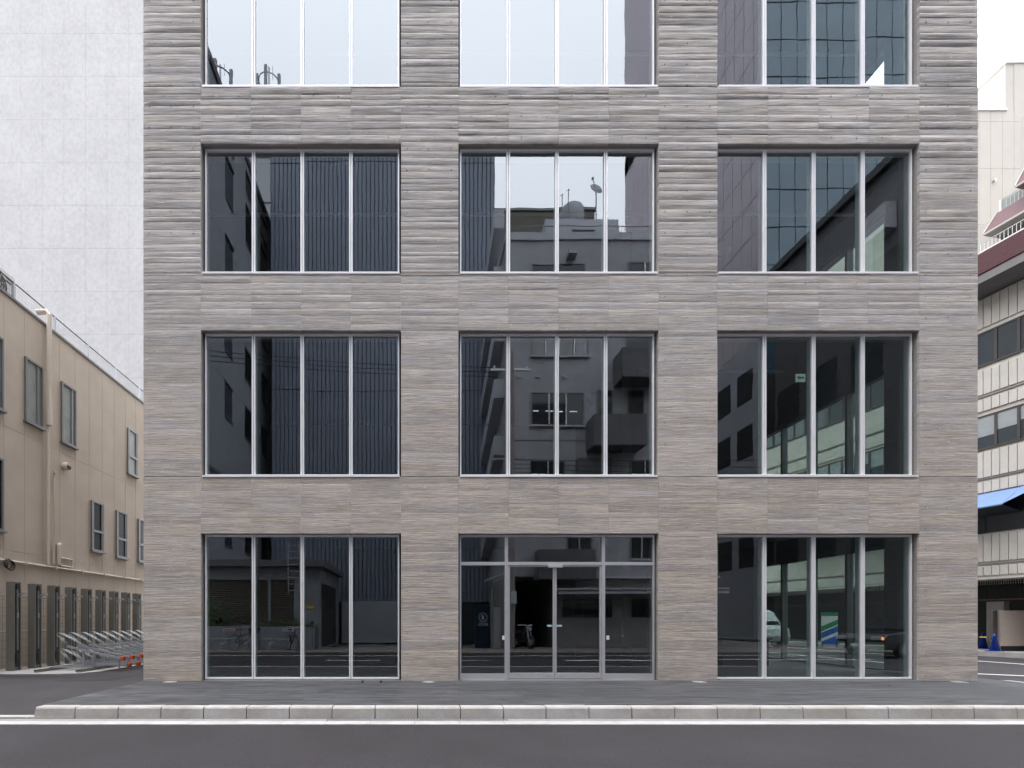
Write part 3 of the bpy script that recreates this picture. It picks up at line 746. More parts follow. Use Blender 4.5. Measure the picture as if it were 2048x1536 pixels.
# sloping two-height bicycle racks on floor tracks
def rack(y0, high, ordn):
    t = 'upper' if high else 'lower'
    r = empty('bicycle_rack', (-7.8, y0, .05))
    tag(r, f'{ordn} {t} galvanised bicycle rack with orange end cap, counting from the street', 'bicycle rack', f'{t} sloping bicycle racks')
    if high: xa, za, xb, zb = -8.35, .60, -7.02, .30
    else: xa, za, xb, zb = -8.42, .20, -6.98, .13
    for s_ in (-.028, .028):
        MB().hexa([(xa, y0 + s_ - .006, za - .035), (xb, y0 + s_ - .006, zb - .035), (xb, y0 + s_ + .006, zb - .035), (xa, y0 + s_ + .006, za - .035),
                   (xa, y0 + s_ - .006, za + .012), (xb, y0 + s_ - .006, zb + .012), (xb, y0 + s_ + .006, zb + .012), (xa, y0 + s_ + .006, za + .012)]).build('channel_side', 'galvanised', r)
    MB().hexa([(xa, y0 - .022, za - .04), (xb, y0 - .022, zb - .04), (xb, y0 + .022, zb - .04), (xa, y0 + .022, za - .04),
               (xa, y0 - .022, za - .032), (xb, y0 - .022, zb - .032), (xb, y0 + .022, zb - .032), (xa, y0 + .022, za - .032)]).build('channel_floor', 'galvanised', r)
    for s_ in (-.03, .03):
        MB().path([(xa + .02, y0 + s_, za + .02), (xa - .22, y0 + s_ * 1.3, za + .27), (xa - .20, y0 + s_ * 1.3, za + .31), (xa - .12, y0 + s_ * 1.3, za + .30), (xa + .55, y0 + s_, za - .06)], .0075, 6).build('wheel_hoop', 'galvanised', r, smooth=True)
    MB().box(xb - .03, xb + .05, y0 - .045, y0 + .045, zb - .05, zb + .045).build('end_cap', 'orange_plastic', r, bevel=.012)
    if high:
        MB().tube((-7.95, y0, .07), (-7.95, y0, .50), .03, 8).build('stand', 'galvanised', r)
        MB().tube((-7.1, y0, .07), (-7.1, y0, .28), .02, 8).build('stand', 'galvanised', r)
    MB().box(-8.75, -7.72, y0 - .02, y0 + .02, .072, .10).build('base_bar', 'galvanised', r)
NM = ['first', 'second', 'third', 'fourth', 'fifth', 'sixth', 'seventh', 'eighth', 'ninth']
for i in range(9):
    rack(2.0 + i * .41, True, NM[i]); rack(2.2 + i * .41, False, NM[i])
for xx, nm in ((-8.72, 'nearer the wall'), (-7.76, 'nearer the alley')):
    tk = empty('floor_track', (xx, 1.5, .012)); tag(tk, f'steel floor track of the bicycle racks, {nm}', 'track', 'floor tracks of the racks')
    B(xx - .045, xx + .045, 1.5, 7, .012, .03).build('base_plate', 'post_grey', tk)
    for s_ in (-.04, .04): B(xx + s_ - .005, xx + s_ + .005, 1.5, 7, .0305, .07).build('flange', 'post_grey', tk)

# wire fence between posts and wall
fx = -9.9; fe = empty('wire_fence', (fx, 0, 0)); tag(fe, 'beige welded wire fence between the lift posts and the beige wall', 'fence')
fm = MB()
for k in range(100): fm.tube((fx, -1 + k * .12, .05), (fx, -1 + k * .12, 1.8), .004, 4, caps=False)
for k in range(9): fm.tube((fx, -1, .12 + k * .2), (fx, 11, .12 + k * .2), .004, 4, caps=False)
stuff(fm.build('wire_mesh', 'fence_wire', fe))
for k in range(7): MB().tube((fx - .04, -1 + k * 2, -.02), (fx - .04, -1 + k * 2, 1.85), .025, 8).build('fence_post', 'beige_trim', fe)
MB().tube((fx, -1, 1.8), (fx, 11, 1.8), .012, 6).build('top_wire', 'fence_wire', fe); MB().tube((fx, -1, .95), (fx, 11, .95), .014, 6).build('mid_rail', 'beige_trim', fe)

# ------------------------------------------------------------------ right: panelled building across the side street
TH = math.atan(.18); P0 = Vector((22, 9.6, 0))
rb = empty('panelled_building', P0, TH); tag(rb, 'beige precast panel building with red tiled balconies across the side street', 'building')
def RBL(px, lx):   # pixel column -> (u along wall, depth) on the plane local x = lx
    # point = P0 + R*(lx,u); camera ray x = t*(px-830)/1000, y = CY + t
    c, s = math.cos(TH), math.sin(TH); k = (px - 830) / 1000
    # x = 22 + c*lx - s*u ; y = 9.6 + s*lx + c*u ; x = k*(y+10)
    u = (22 + c * lx - k * (19.6 + s * lx)) / (k * c + s); Zd = 19.6 + s * lx + c * u
    return u, Zd
def RBH(px, py, lx=0): return EYE + (1240 - py) * RBL(px, lx)[1] / 1000
LOC = dict(local=True)
UF = 26; UN = -6
# body of the building above the recessed ground floor
B(.04, 12, UN, UF, 2.79, 13.7).build('wall', 'right_panel', rb, True)
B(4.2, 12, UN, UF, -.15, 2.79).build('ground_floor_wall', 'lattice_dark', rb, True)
B(-.02, .04, UN, UF, 2.79, 2.86).build('edge_beam', 'right_panel', rb, True)
rows = [(12.51, 13.66), (9.93, 10.92), (9.28, 9.80), (6.70, 7.75), (6.12, 6.60), (3.43, 4.52), (2.90, 3.32)]
PW = .243
for (z0, z1) in rows:
    u = -2.4
    while u < 1.3:
        B(-.012, .04, u + .010, u + PW - .010, z0 + .035, z1 - .02).build('facade_panel', 'right_panel', rb, True, bevel=.008); u += PW
    B(-.012, .04, UN, -2.45, z0, z1).build('facade_panel', 'right_panel', rb, True); B(-.012, .04, 1.32, UF, z0, z1).build('facade_panel', 'right_panel', rb, True)
for z in (9.865, 6.655, 3.37): B(-.006, .04, UN, UF, z - .012, z + .012).build('joint_strip', 'soffit_grey', rb, True)
def band(z0, z1, pane_m, blind=False):
    bw = B(-.02, .04, UN, UF, z0, z0 + .07).build('window_band', 'window_brown', rb, True)
    B(-.02, .04, UN, UF, z1 - .06, z1).build('band_head', 'window_brown', bw, True)
    u = -5.7; k = 0
    while u < UF - 1:
        B(-.03, .04, u - .05, u + .03, z0 + .07, z1 - .06).build('mullion', 'window_brown', bw, True)
        B(.005, .0395, u + .03, u + .64 - .05, z0 + .07, z1 - .06).build('pane', pane_m, bw, True)
        if blind: B(-.0005, .0049, u + .03, u + .64 - .05, z1 - .06 - (.5 + .25 * ((k * 7) % 3) / 2), z1 - .06).build('blind', 'blind_pale', bw, True)
        u += .64; k += 1
band(11.06, 12.38, 'band_glass'); band(7.82, 9.14, 'band_glass', True)
# dark opening below the awning
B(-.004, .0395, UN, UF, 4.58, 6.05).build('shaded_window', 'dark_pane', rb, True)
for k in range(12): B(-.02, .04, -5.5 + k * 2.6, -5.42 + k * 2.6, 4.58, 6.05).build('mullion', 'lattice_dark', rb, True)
# awning
uA, _ = RBL(2011, -.75); uE = 8.0
MB().hexa([(-.02, uA, 6.06), (-.9, uA, 5.42), (-.9, uE, 5.42), (-.02, uE, 6.06), (-.02, uA, 6.10), (-.9, uA, 5.46), (-.9, uE, 5.46), (-.02, uE, 6.10)]).build('awning', 'awning_blue', rb, True)
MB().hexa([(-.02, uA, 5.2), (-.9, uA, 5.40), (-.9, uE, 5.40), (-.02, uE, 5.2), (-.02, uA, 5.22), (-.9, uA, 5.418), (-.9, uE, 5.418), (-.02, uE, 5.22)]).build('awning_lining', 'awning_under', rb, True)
MB().poly([(-.02, uA - .9, 6.2), (-.02, uA - .02, 6.12), (-.88, uA - .02, 5.47)]).build('awning_end', 'awning_blue', rb, True)
# ground floor: lattice transom, beam, white pillar
lt = B(1.0, 1.06, UN, 14, 2.0, 2.06).build('lattice', 'wood_brown', rb, True)
for k in range(60): B(1.01, 1.05, -2 + k * .07, -1.98 + k * .07, 2.06, 2.79).build('lattice_bar', 'lattice_dark', lt, True)
for k in range(7): B(1.03, 1.045, -2, 2.2, 2.1 + k * .1, 2.115 + k * .1).build('lattice_bar', 'lattice_dark', lt, True)
u1, _ = RBL(1973, 3.0); u0, _ = RBL(2008, 3.0)
B(3.0, 3.3, u0, u1, -.1, 2.0).build('pillar', 'render_white', rb, True)
B(-.1, 12, UN, UF, -.19, .02).build('plinth', 'kerb_concrete', rb, True)
# overhanging red tiled balcony fascia, soffit and railings
lx = -1.15
B(lx, 3, UN, UF, 13.74, 14.02).build('soffit_slab', 'soffit_grey', rb, True)
zA = RBH(1956, 551, lx); zB = RBH(1956, 514, lx)
for k in range(int((zB - zA) / .075) + 1):
    B(lx - .03, lx, UN, UF, zA + k * .075 + .004, zA + k * .075 + .071).build('tile_course', 'red_tile', rb, True)
B(lx + .001, lx + .12, UN, UF, 14.02, zB + .05).build('fascia', 'red_tile', rb, True)
B(lx - .02, lx + .12, UN, UF, zB + .08, zB + .12).build('fascia_cap', 'white_paint', rb, True)
rl = B(lx + .04, lx + .06, UN, UF, zB + .44, zB + .46).build('balcony_rail', 'steel', rb, True)
for k in range(80): B(lx + .045, lx + .055, -3 + k * .11, -2.99 + k * .11, zB + .12, zB + .44).build('baluster', 'white_paint', rl, True)
# recessed wall of the upper storeys with balcony doors
B(-.1, 12, UN, UF, 14.02, 16.5).build('upper_wall', 'right_upper', rb, True); B(-.1, 12, UN, RBL(2040, -.1)[0], 16.5, 19.6).build('upper_wall', 'right_upper', rb, True)
u1, _ = RBL(2000, -.1)
bd_ = B(-.13, -.101, UN, u1, 14.9, 17.0).build('balcony_door', 'frosted_pane', rb, True)
for k in range(3): B(-.15, -.131, u1 - .06 - k * .72, u1 - k * .72, 14.9, 17.0).build('door_frame', 'white_paint', bd_, True)
B(-.15, -.131, UN, u1, 16.4, 16.48).build('door_rail', 'white_paint', bd_, True)
# red tiled mansard hoods with hipped ends
def hood(pxl, pyb, pxt, pyt, zdepth):
    lb_ = -.95; lt_ = -.35
    ub, _ = RBL(pxl, lb_); zb = RBH(pxl, pyb, lb_); ut, _ = RBL(pxt, lt_); zt2 = RBH(pxt, pyt, lt_)
    hd = MB().hexa([(lb_, UN, zb), (0.2, UN, zb), (.2, ub, zb), (lb_, ub, zb), (lt_, UN, zt2), (.2, UN, zt2), (.2, ut, zt2), (lt_, ut, zt2)]).build('tiled_hood', 'red_tile', rb, True)
    MB().path([(lb_ - .01, ub + .01, zb), (lt_ - .01, ut + .01, zt2)], .02, 6).build('hip_trim', 'right_upper', hd, True)
    B(lb_ - .02, .2, UN, ub, zb - .07, zb - .002).build('eaves', 'right_upper', hd, True)
    r2 = B(lt_ + .1, lt_ + .13, UN, ut - .15, zt2 + .4, zt2 + .42).build('hood_rail', 'steel', hd, True)
    for k in range(30):
        if ut - .2 - k * .11 > UN: B(lt_ + .11, lt_ + .12, ut - .2 - k * .11, ut - .19 - k * .11, zt2, zt2 + .4).build('baluster', 'steel', hd, True)
hood(1967, 468, 1994, 426, 0); hood(2031, 372, 2052, 332, 0)
# higher block behind it, plain beige
hb = empty('beige_tower', (26, 14, 0)); tag(hb, 'plain beige panel block rising above the red tiled balconies', 'building')
zAm = H(222, 24); zBm = H(127, 24); xs_ = X(2011, 24)
B(22, 40, 14, 30, 10, zAm).build('lower_block', 'right_upper', hb); B(xs_, 40, 14.003, 30, zAm, zBm).build('upper_block', 'right_upper', hb)
B(xs_ - .06, 40, 13.94, 30.06, zBm, zBm + .1).build('parapet', 'white_paint', hb); B(21.9, xs_ + .03, 13.93, 30, zAm, zAm + .07).build('ledge', 'white_paint', hb)
cw = .56; xx = 22 + .02; zz = [H(p, 24) for p in (1000, 760, 535, 449, 338, 244)]
while xx < 36:
    for k in range(len(zz) - 1): B(xx + .006, xx + cw - .006, 13.985, 14, zz[k] + .006, zz[k + 1] - .006).build('wall_panel', 'right_upper', hb)
    if xx > xs_: B(xx + .006, xx + cw - .006, 13.985, 14.003, zz[-1] + .006, zBm - .02).build('wall_panel', 'right_upper', hb)
    else: B(xx + .006, xx + cw - .006, 13.985, 14, zz[-1] + .006, zAm - .02).build('wall_panel', 'right_upper', hb)
    xx += cw
MB().tube((X(1985, 24), 13.99, H(364, 24)), (X(1985, 24), 13.86, H(364, 24)), .05, 10).build('vent_pipe', 'steel', hb)

# hoarding, post, cones and bar in front of it
Zh = 19.3; hd = empty('hoarding', (X(2001, Zh), Zh + CY, -.1)); tag(hd, 'beige temporary panel screen standing on dark legs by the side street', 'screen')
B(X(2001, Zh), X(2001, Zh) + 2.6, Zh + CY, Zh + CY + .06, H(1292, Zh), H(1221, Zh)).build('board_sheet', 'hoarding', hd)
B(X(2005, Zh), X(2005, Zh) + 2.5, Zh + CY + .005, Zh + CY + .05, -.13, H(1292, Zh) - .002).build('leg_panel', 'lattice_dark', hd)
B(X(1992, Zh), X(2000.5, Zh), Zh + CY + .1, Zh + CY + .2, -.1, H(1221, Zh)).build('edge_post', 'window_brown', hd)
def cone(px, base_py, Zc, lab):
    cx_ = X(px, Zc); cyy = Zc + CY; zb = .02; c = empty('traffic_cone', (cx_, cyy, zb)); tag(c, lab, 'traffic cone', 'blue traffic cones')
    MB().box(cx_ - .18, cx_ + .18, cyy - .18, cyy + .18, zb, zb + .03).build('base', 'cone_blue', c, bevel=.01)
    MB().lathe((cx_, cyy, zb + .03), [(.15, 0), (.05, .52), (.055, .53), (.055, .58), (.03, .6), (.03, .66)], 18).build('cone_body', 'cone_blue', c, smooth=True)
    return cx_, cyy
c1 = cone(1966, 1299, 21.0, 'blue traffic cone in front of the dark doorway'); c2 = cone(1989, 1305, 19.2, 'blue traffic cone leaning close to the beige screen')
bar = empty('cone_bar', (c1[0], c1[1], .6)); tag(bar, 'yellow and black striped bar linking the two blue cones', 'barrier bar')
p, q = Vector((c1[0] - 1.2, c1[1] + .5, .56)), Vector((c2[0], c2[1], .54))
for k in range(8):
    MB().tube(p.lerp(q, k / 8), p.lerp(q, (k + 1) / 8), .02, 8).build('stripe', 'bar_yellow' if k % 2 == 0 else 'black_plastic', bar)
bg_ = MB(); bx, by = X(1978, 21), 21.1 + CY
bg_.lathe((bx, by, .02), [(.10, 0), (.2, .06), (.22, .16), (.17, .26), (.06, .33), (.03, .4)], 14)
bg_.v = [(v[0] + (rnd() - .5) * .03, v[1] + (rnd() - .5) * .03, v[2]) for v in bg_.v]
tag(bg_.build('plastic_bag', 'bag_white', smooth=True), 'white plastic bag lying behind the two blue cones', 'bag')

# ------------------------------------------------------------------ the opposite side of the street (what the glass mirrors)
def ry(Z): return 10.26 - Z          # mirrored depth -> real y in front of the facade
# --- low annex with louvred openings, planter
Za = 22.0; ya = ry(Za)
an = empty('annex', (-4.3, ya, 0)); tag(an, 'low grey annex with flat roof and two louvred openings across the street', 'annex')
xr = -4.23; xl = -9.24
B(xl, xr, ya - 5.7, ya - .3, -.1, 3.55).build('wall', 'annex_wall', an)
for (a, b, c, d_) in ((xl, X(411, Za), 0, 3.55), (X(535.5, Za), X(541, Za), .98, 2.98), (X(587, Za), xr, 0, 3.55)):
    if b > a: B(a, b, ya - .3, ya, c if c else -.1, d_).build('front_pier', 'annex_wall', an)
B(X(411, Za), X(587, Za), ya - .3, ya, 2.98, 3.55).build('lintel', 'annex_wall', an); B(X(411, Za), X(587, Za), ya - .3, ya, -.1, .98).build('apron', 'annex_wall', an)
B(xl - .2, xr + .28, ya - 5.9, ya + .3, 3.56, 3.84).build('roof_slab', 'balcony_grey', an)
for (a, b) in ((411, 535.5), (541, 587)):
    lv = B(X(a, Za), X(b, Za), ya - .29, ya - .2, .98, 2.98).build('louvre', 'shutter_back', an)
    for k in range(24):
        z = 1.0 + k * .0825
        MB().hexa([(X(a, Za), ya - .03, z), (X(b, Za), ya - .03, z), (X(b, Za), ya - .16, z + .045), (X(a, Za), ya - .16, z + .045),
                   (X(a, Za), ya - .03, z + .012), (X(b, Za), ya - .03, z + .012), (X(b, Za), ya - .16, z + .057), (X(a, Za), ya - .16, z + .057)]).build('slat', 'shutter_slat', lv)
B(xr, xr + .004, ya - 4.7, ya - .6, 0, 2.9).build('doorway', 'shutter_back', an)
B(xr - .55, xr - .2, ya + .001, ya + .02, 1.72, 2.25).build('sign_board', 'copping_grey', an); B(xr - .55, xr - .2, ya + .001, ya + .022, 1.72, 1.85).build('sign_strip', 'sign_yellow', an)
# roof ladder
ld = empty('roof_ladder', (-5.3, ya + .1, 2.4)); tag(ld, 'thin steel ladder climbing to the annex roof', 'ladder')
for s_ in (-5.5, -5.0): MB().tube((s_, ya + .34, 2.35), (s_, ya + .34, 4.6), .018).build('stile', 'steel', ld)
for k in range(8): MB().tube((-5.5, ya + .34, 2.5 + k * .28), (-5.0, ya + .34, 2.5 + k * .28), .012).build('rung', 'steel', ld)
# planter wall with shrubs
yp = ry(21.3); pl = empty('planter', (-6.5, yp, 0)); tag(pl, 'long grey concrete planter in front of the annex', 'planter')
B(-12, xr - .15, yp - .08, yp, -.06, .94).build('front_wall', 'annex_wall', pl); B(xr - .23, xr - .15, ya + .06, yp - .08, -.06, .94).build('end_wall', 'annex_wall', pl); B(-12, xr - .23, ya + .06, yp - .08, -.06, .85).build('soil', 'ground_earth', pl)
for xx in (X(447, 21.3), X(565, 21.3)):
    pq = B(xx, xx + .48, yp + .001, yp + .012, .74, .86).build('notice_plate', 'sign_white', pl)
    for k in range(5): B(xx + .04 + k * .085, xx + .10 + k * .085, yp + .0125, yp + .014, .765, .835).build('red_character', 'sign_red', pq)
def shrub(cx_, w_, h_, n, lab):
    s_ = empty('shrub', (cx_, yp - .35, .85)); tag(s_, lab, 'shrub', 'shrubs in the planter')
    m = MB()
    for i in range(n):
        p = Vector((cx_ + random.gauss(0, w_ * .35), yp - .35 + random.gauss(0, .13), .86 + abs(random.gauss(0, h_ * .5))))
        a = Vector((random.gauss(0, 1), random.gauss(0, 1), random.gauss(0, 1))).normalized(); b = a.cross(Vector((rnd(), rnd(), rnd() + .1))).normalized(); r = .05 + rnd() * .05
        m.poly([p - a * r, p - b * r * .5, p + a * r, p + b * r * .5])
    m.build('foliage', 'leaf', s_)
    for k in range(4): MB().tube((cx_ + (rnd() - .5) * w_ * .6, yp - .35, .8), (cx_ + (rnd() - .5) * w_, yp - .35, .9 + h_ * .7), .012, 5).build('stem', 'wood_brown', s_)
shrub(-8.7, .9, .8, 900, 'tall leafy shrub at the end of the planter, beneath the wide louvre'); shrub(-5.6, 1.6, .28, 800, 'low ground-hugging shrub in the planter below the narrow louvre')
# --- plain bar bicycle stands and two bicycles
for i in range(5):
    bs = empty('bicycle_stand', (-9 + i * .98, yp + .9, -.06)); tag(bs, f'slanted steel hoop bicycle stand before the planter, number {NM[i]} along it', 'bicycle stand', 'hoop stands before the planter')
    x_ = -9 + i * .98
    for s_ in (0, .09): MB().path([(x_ + s_, yp + .9, -.06), (x_ + s_ + .08, yp + .9, .2), (x_ + s_ + .2, yp + .8, .55 - .2 * (i % 2))], .014, 6).build('hoop', 'steel', bs)
tag(MB().tube((-9.3, yp + .3, .42), (-4.9, yp + .3, .42), .015).build('stand_rail', 'steel'), 'thin horizontal steel rail in front of the planter', 'rail')
def bicycle(loc, rz, lab, basket=True):
    b = empty('bicycle', loc, rz); tag(b, lab, 'bicycle', 'bicycles parked at the planter')
    for xx in (-.52, .52):
        wl = MB().torus((xx, 0, .33), .31, .022, 'y', 24, 6).build('wheel', 'rubber', b, True)
        MB().torus((xx, 0, .33), .285, .009, 'y', 24, 5).build('rim', 'steel', wl, True)
        for k in range(8): a = k * math.pi / 4; MB().tube((xx, 0, .33), (xx + .28 * math.cos(a), 0, .33 + .28 * math.sin(a)), .0025, 4).build('spoke', 'steel', wl, True)
    for p, q in (((-.52, 0, .33), (-.08, 0, .28)), ((-.08, 0, .28), (.36, 0, .68)), ((-.08, 0, .28), (-.2, 0, .82)), ((-.52, 0, .33), (-.16, 0, .66)), ((.52, 0, .33), (.36, 0, .92)), ((-.17, 0, .58), (.38, 0, .78))):
        MB().tube(p, q, .016, 6).build('frame_tube', 'car_dark', b, True)
    MB().path([(.2, -.28, 1.0), (.34, -.2, 1.02), (.36, 0, .95), (.34, .2, 1.02), (.2, .28, 1.0)], .013, 6).build('handlebar', 'steel', b, True)
    MB().hexa([(-.34, -.09, .84), (-.06, -.03, .86), (-.06, .03, .86), (-.34, .09, .84), (-.34, -.09, .9), (-.06, -.03, .9), (-.06, .03, .9), (-.34, .09, .9)]).build('saddle', 'black_plastic', b, True, bevel=.01)
    if basket: MB().hexa([(.42, -.13, .72), (.66, -.13, .72), (.66, .13, .72), (.42, .13, .72), (.4, -.17, .96), (.74, -.17, .96), (.74, .17, .96), (.4, .17, .96)]).build('basket', 'black_plastic', b, True)
    MB().tube((-.08, -.1, .2), (-.08, .1, .36), .01, 5).build('pedal_crank', 'steel', b, True)
bicycle((X(488, 20.7), ry(20.7), -.06), math.radians(25), 'dark city bicycle with front basket below the first planter notice')
bicycle((X(584, 20.7), ry(20.7), -.06), math.radians(60), 'dark bicycle turned away beside the planter end', False)

# --- tall block on the left with windows down its side
xb = -9.24; zt = EYE + 2.71 * 9.24
lbk = empty('tall_grey_block', (xb - 4, ya, 0)); tag(lbk, 'tall grey block with dark side windows next to the annex', 'building')
B(xb - 12, xb, ry(34), ya - .02, -.1, zt).build('wall', 'left_block_wall', lbk); B(xb - 12.1, xb + .1, ry(34.1), ya + .08, zt, zt + .35).build('parapet', 'balcony_grey', lbk)
B(xb, xb + .08, ry(34), ya - .02, 8.0, 8.18).build('string_course', 'balcony_grey', lbk)
for zc, h_ in ((4.9, 1.5), (11.2, 1.6), (14.4, 1.6), (17.9, 2.0), (21.8, 2.0), (24.6, 1.0)):
    for (z_a, z_b) in ((24.3, 25.3), (27.2, 28.4), (30.0, 31.2)):
        wn = B(xb, xb + .01, ry(z_b), ry(z_a), zc, zc + h_).build('window', 'dark_pane', lbk)
        B(xb + .0105, xb + .07, ry(z_b) - .05, ry(z_a) + .05, zc + h_, zc + h_ + .08).build('hood', 'balcony_grey', wn)
        B(xb + .0105, xb + .06, ry(z_b) - .03, ry(z_a) + .03, zc - .07, zc).build('sill', 'balcony_grey', wn)
for k in range(5): B(xb - 9, xb - 2, ya - .019, ya - .01, 5 + k * 4.2, 7 + k * 4.2).build('front_window', 'dark_pane', lbk)
def antenna(cx_, cy_, z0, hgt, lab, s=1):
    a = empty('antenna_mast', (cx_, cy_, z0)); tag(a, lab, 'antenna', 'rooftop antennas')
    MB().tube((cx_, cy_, z0), (cx_, cy_, z0 + hgt), .09 * s, 8).build('mast', 'steel', a)
    for zz in (.35, .75): MB().torus((cx_, cy_, z0 + hgt * zz), .95 * s, .06 * s, 'z', 14, 5).build('ring_frame', 'steel', a)
    for k in range(5):
        an_ = k * 1.256 + .3; px_, py_ = cx_ + 1.1 * s * math.cos(an_), cy_ + 1.1 * s * math.sin(an_)
        B(px_ - .13 * s, px_ + .13 * s, py_ - .1 * s, py_ + .1 * s, z0 + hgt * .15, z0 + hgt * .82).build('panel_antenna', 'tank_grey', a)
        MB().tube((cx_, cy_, z0 + hgt * .35), (px_, py_, z0 + hgt * .35), .03 * s, 5).build('arm', 'steel', a)
    for k in range(3): MB().tube((cx_ + (k - 1) * .35 * s, cy_, z0 + hgt * .8), (cx_ + (k - 1) * .35 * s, cy_, z0 + hgt * 1.02), .03 * s, 5).build('whip', 'steel', a)
antenna(xb - .6, ry(25.2), zt + .35, 2.6, 'cluster of small antennas on the parapet of the tall grey block', .6)
fb = empty('pale_far_block', (-15, ry(45), 0)); tag(fb, 'pale grey far block seen above the roof of the tall grey block', 'building')
ft = 47.0; B(-24, -8, ry(58), ry(45), -.1, ft).build('wall', 'far_block_wall', fb)
for k in range(10): B(-24.02, -7.98, ry(45), ry(44.95), 6 + k * 4.1, 6.12 + k * 4.1).build('storey_line', 'balcony_grey', fb)
antenna(-13.5, ry(46.5), ft, 5.6, 'tall mast ringed with panel antennas on the pale far block', 1.0)

# --- dark ribbed metal building and low white wall before it
Zr = 29.2; rbm = empty('ribbed_building', (-1.8, ry(Zr), 0)); tag(rbm, 'tall dark blue-grey building clad in vertical metal ribs', 'building')
x0, x1 = X(541.8, Zr), X(991, Zr)
B(x0, x1, ry(Zr + 12), ry(Zr), -.1, 31).build('wall', 'curtain_grid', rbm)
k = 0; xx = x0 + .05
while xx < x1 - .15:
    MB().hexa([(xx, ry(Zr) + .001, 2.3), (xx + .212, ry(Zr) + .001, 2.3), (xx + .204, ry(Zr) + .06, 2.3), (xx + .01, ry(Zr) + .06, 2.3), (xx, ry(Zr) + .001, 31), (xx + .212, ry(Zr) + .001, 31), (xx + .204, ry(Zr) + .06, 31), (xx + .01, ry(Zr) + .06, 31)]).build('rib', 'rib_metal', rbm)
    xx += .242
for z in (9.5, 14.6, 21.0, 27.9): B(x0, x1, ry(Zr) + .0605, ry(Zr) + .075, z, z + .03).build('joint_strip', 'curtain_grid', rbm)
tag(B(-4.2, 1.2, ry(29.0), ry(28.7), -.1, 2.3).build('white_wall', 'low_wall'), 'plain pale low wall in front of the ribbed building', 'wall')

# --- apartment house with balconies and shop front
Zp = 23.6; yA = ry(Zp); ap = empty('apartment_house', (4.4, yA, 0)); tag(ap, 'grey rendered apartment house with balconies above a shop front', 'building')
xa0, xa1 = X(1015, Zp), 14.2
PT = H(479.5, Zp)
B(xa0, xa1, yA - 9, yA, 3.3, PT).build('wall', 'apartment_wall', ap); B(xa0 - .08, xa1 + .08, yA - 9.08, yA + .08, PT, PT + .34).build('parapet', 'apartment_trim', ap)
B(X(1112, Zp), xa1, yA - 9, yA, -.1, 3.3).build('shop_wall', 'shop_wall', ap)
B(xa0, xa0 + .25, yA - 9, yA, -.1, 3.3).build('corner_pier', 'shop_wall', ap); B(xa0 + .25, X(1112, Zp), yA - 6, yA - 5.7, -.1, 3.3).build('garage_back', 'shutter_back', ap)
def apwin(p0, p1, y0, y1, lit=False, n=2, blind=0):
    a, b, zt_, zb_ = X(p0, Zp), X(p1, Zp), H(y0, Zp), H(y1, Zp)
    wn = MB().ring(a, b, zb_, zt_, .05, yA + .001, yA + .05).build('window', 'sash_grey', ap)
    B(a + .05, b - .05, yA + .0012, yA + .02, zb_ + .05, zt_ - .05).build('pane', 'dark_pane', wn)
    for k in range(1, n): u = a + (b - a) * k / n; B(u - .03, u + .03, yA + .0205, yA + .06, zb_ + .05, zt_ - .05).build('stile', 'aluminium', wn)
    B(a - .06, b + .06, yA + .001, yA + .12, zb_ - .07, zb_ - .001).build('sill', 'apartment_trim', wn)
    if blind:
        for k in range(n): u = a + (b - a) * k / n + .06; B(u, u + (b - a) / n - .12, yA + .021, yA + .03, zb_ + .06, zt_ - .06).build('curtain', 'blind_pale' if k % 2 == 0 else 'tank_grey', wn)
    if lit:
        for k in range(4):
            u = a + .1 + (b - a - .2) * k / 4; B(u, u + .26 + .1 * (k % 2), yA + .0215, yA + .024, zb_ + (zt_ - zb_) * .42, zb_ + (zt_ - zb_) * .45).build('ceiling_tube', 'tube_white', wn)
apwin(1062, 1171, 527, 566); apwin(1255, 1325, 523, 566)
apwin(1062, 1178, 652, 712, n=4, blind=1); apwin(1062, 1169, 785, 851, lit=True, n=3); apwin(1060, 1131, 921, 970, lit=True); apwin(1262, 1320, 921, 970, lit=True)
apwin(1194, 1227, 780, 835, n=1); apwin(1255, 1290, 780, 835, n=1); apwin(1253, 1320, 668, 700, n=1)
apwin(1262, 1306, 1062, 1118); apwin(1134, 1184, 1055, 1100)
def balcony(p0, p1, y0, y1, out_=1.1):
    a, b, zt_, zb_ = X(p0, Zp), X(p1, Zp), H(y0, Zp), H(y1, Zp); s_ = (Zp - out_) / Zp
    a, b = X(p0, Zp - out_), X(p1, Zp - out_); zt_, zb_ = H(y0, Zp - out_), H(y1, Zp - out_)
    bl = B(a, b, yA + out_ - .12, yA + out_, zb_, zt_).build('balcony', 'balcony_grey', ap)
    B(a, a + .12, yA, yA + out_ - .12, zb_, zt_).build('balcony_side', 'balcony_grey', bl); B(b - .12, b, yA, yA + out_ - .12, zb_, zt_).build('balcony_side', 'balcony_grey', bl)
    B(a + .12, b - .12, yA, yA + out_ - .12, zb_, zb_ + .14).build('balcony_floor', 'balcony_grey', bl)
balcony(1247, 1335, 694, 752); balcony(1190, 1296, 827, 889); balcony(1079, 1193, 1098, 1157, .9); balcony(1158, 1226, 915, 955, .4)
B(X(1133, Zp), X(1150, Zp), yA, yA + .45, H(519, Zp), H(508, Zp)).build('vent_hood', 'tank_grey', ap)
for px in (1038, 1075, 1130): MB().tube((X(px, Zp), yA, H(752, Zp)), (X(px, Zp), yA + .06, H(752, Zp)), .11, 16).build('vent_cap', 'tank_grey', ap)
B(xa0, xa1, yA, yA + .015, H(881, Zp), H(880, Zp)).build('joint_strip', 'balcony_grey', ap)
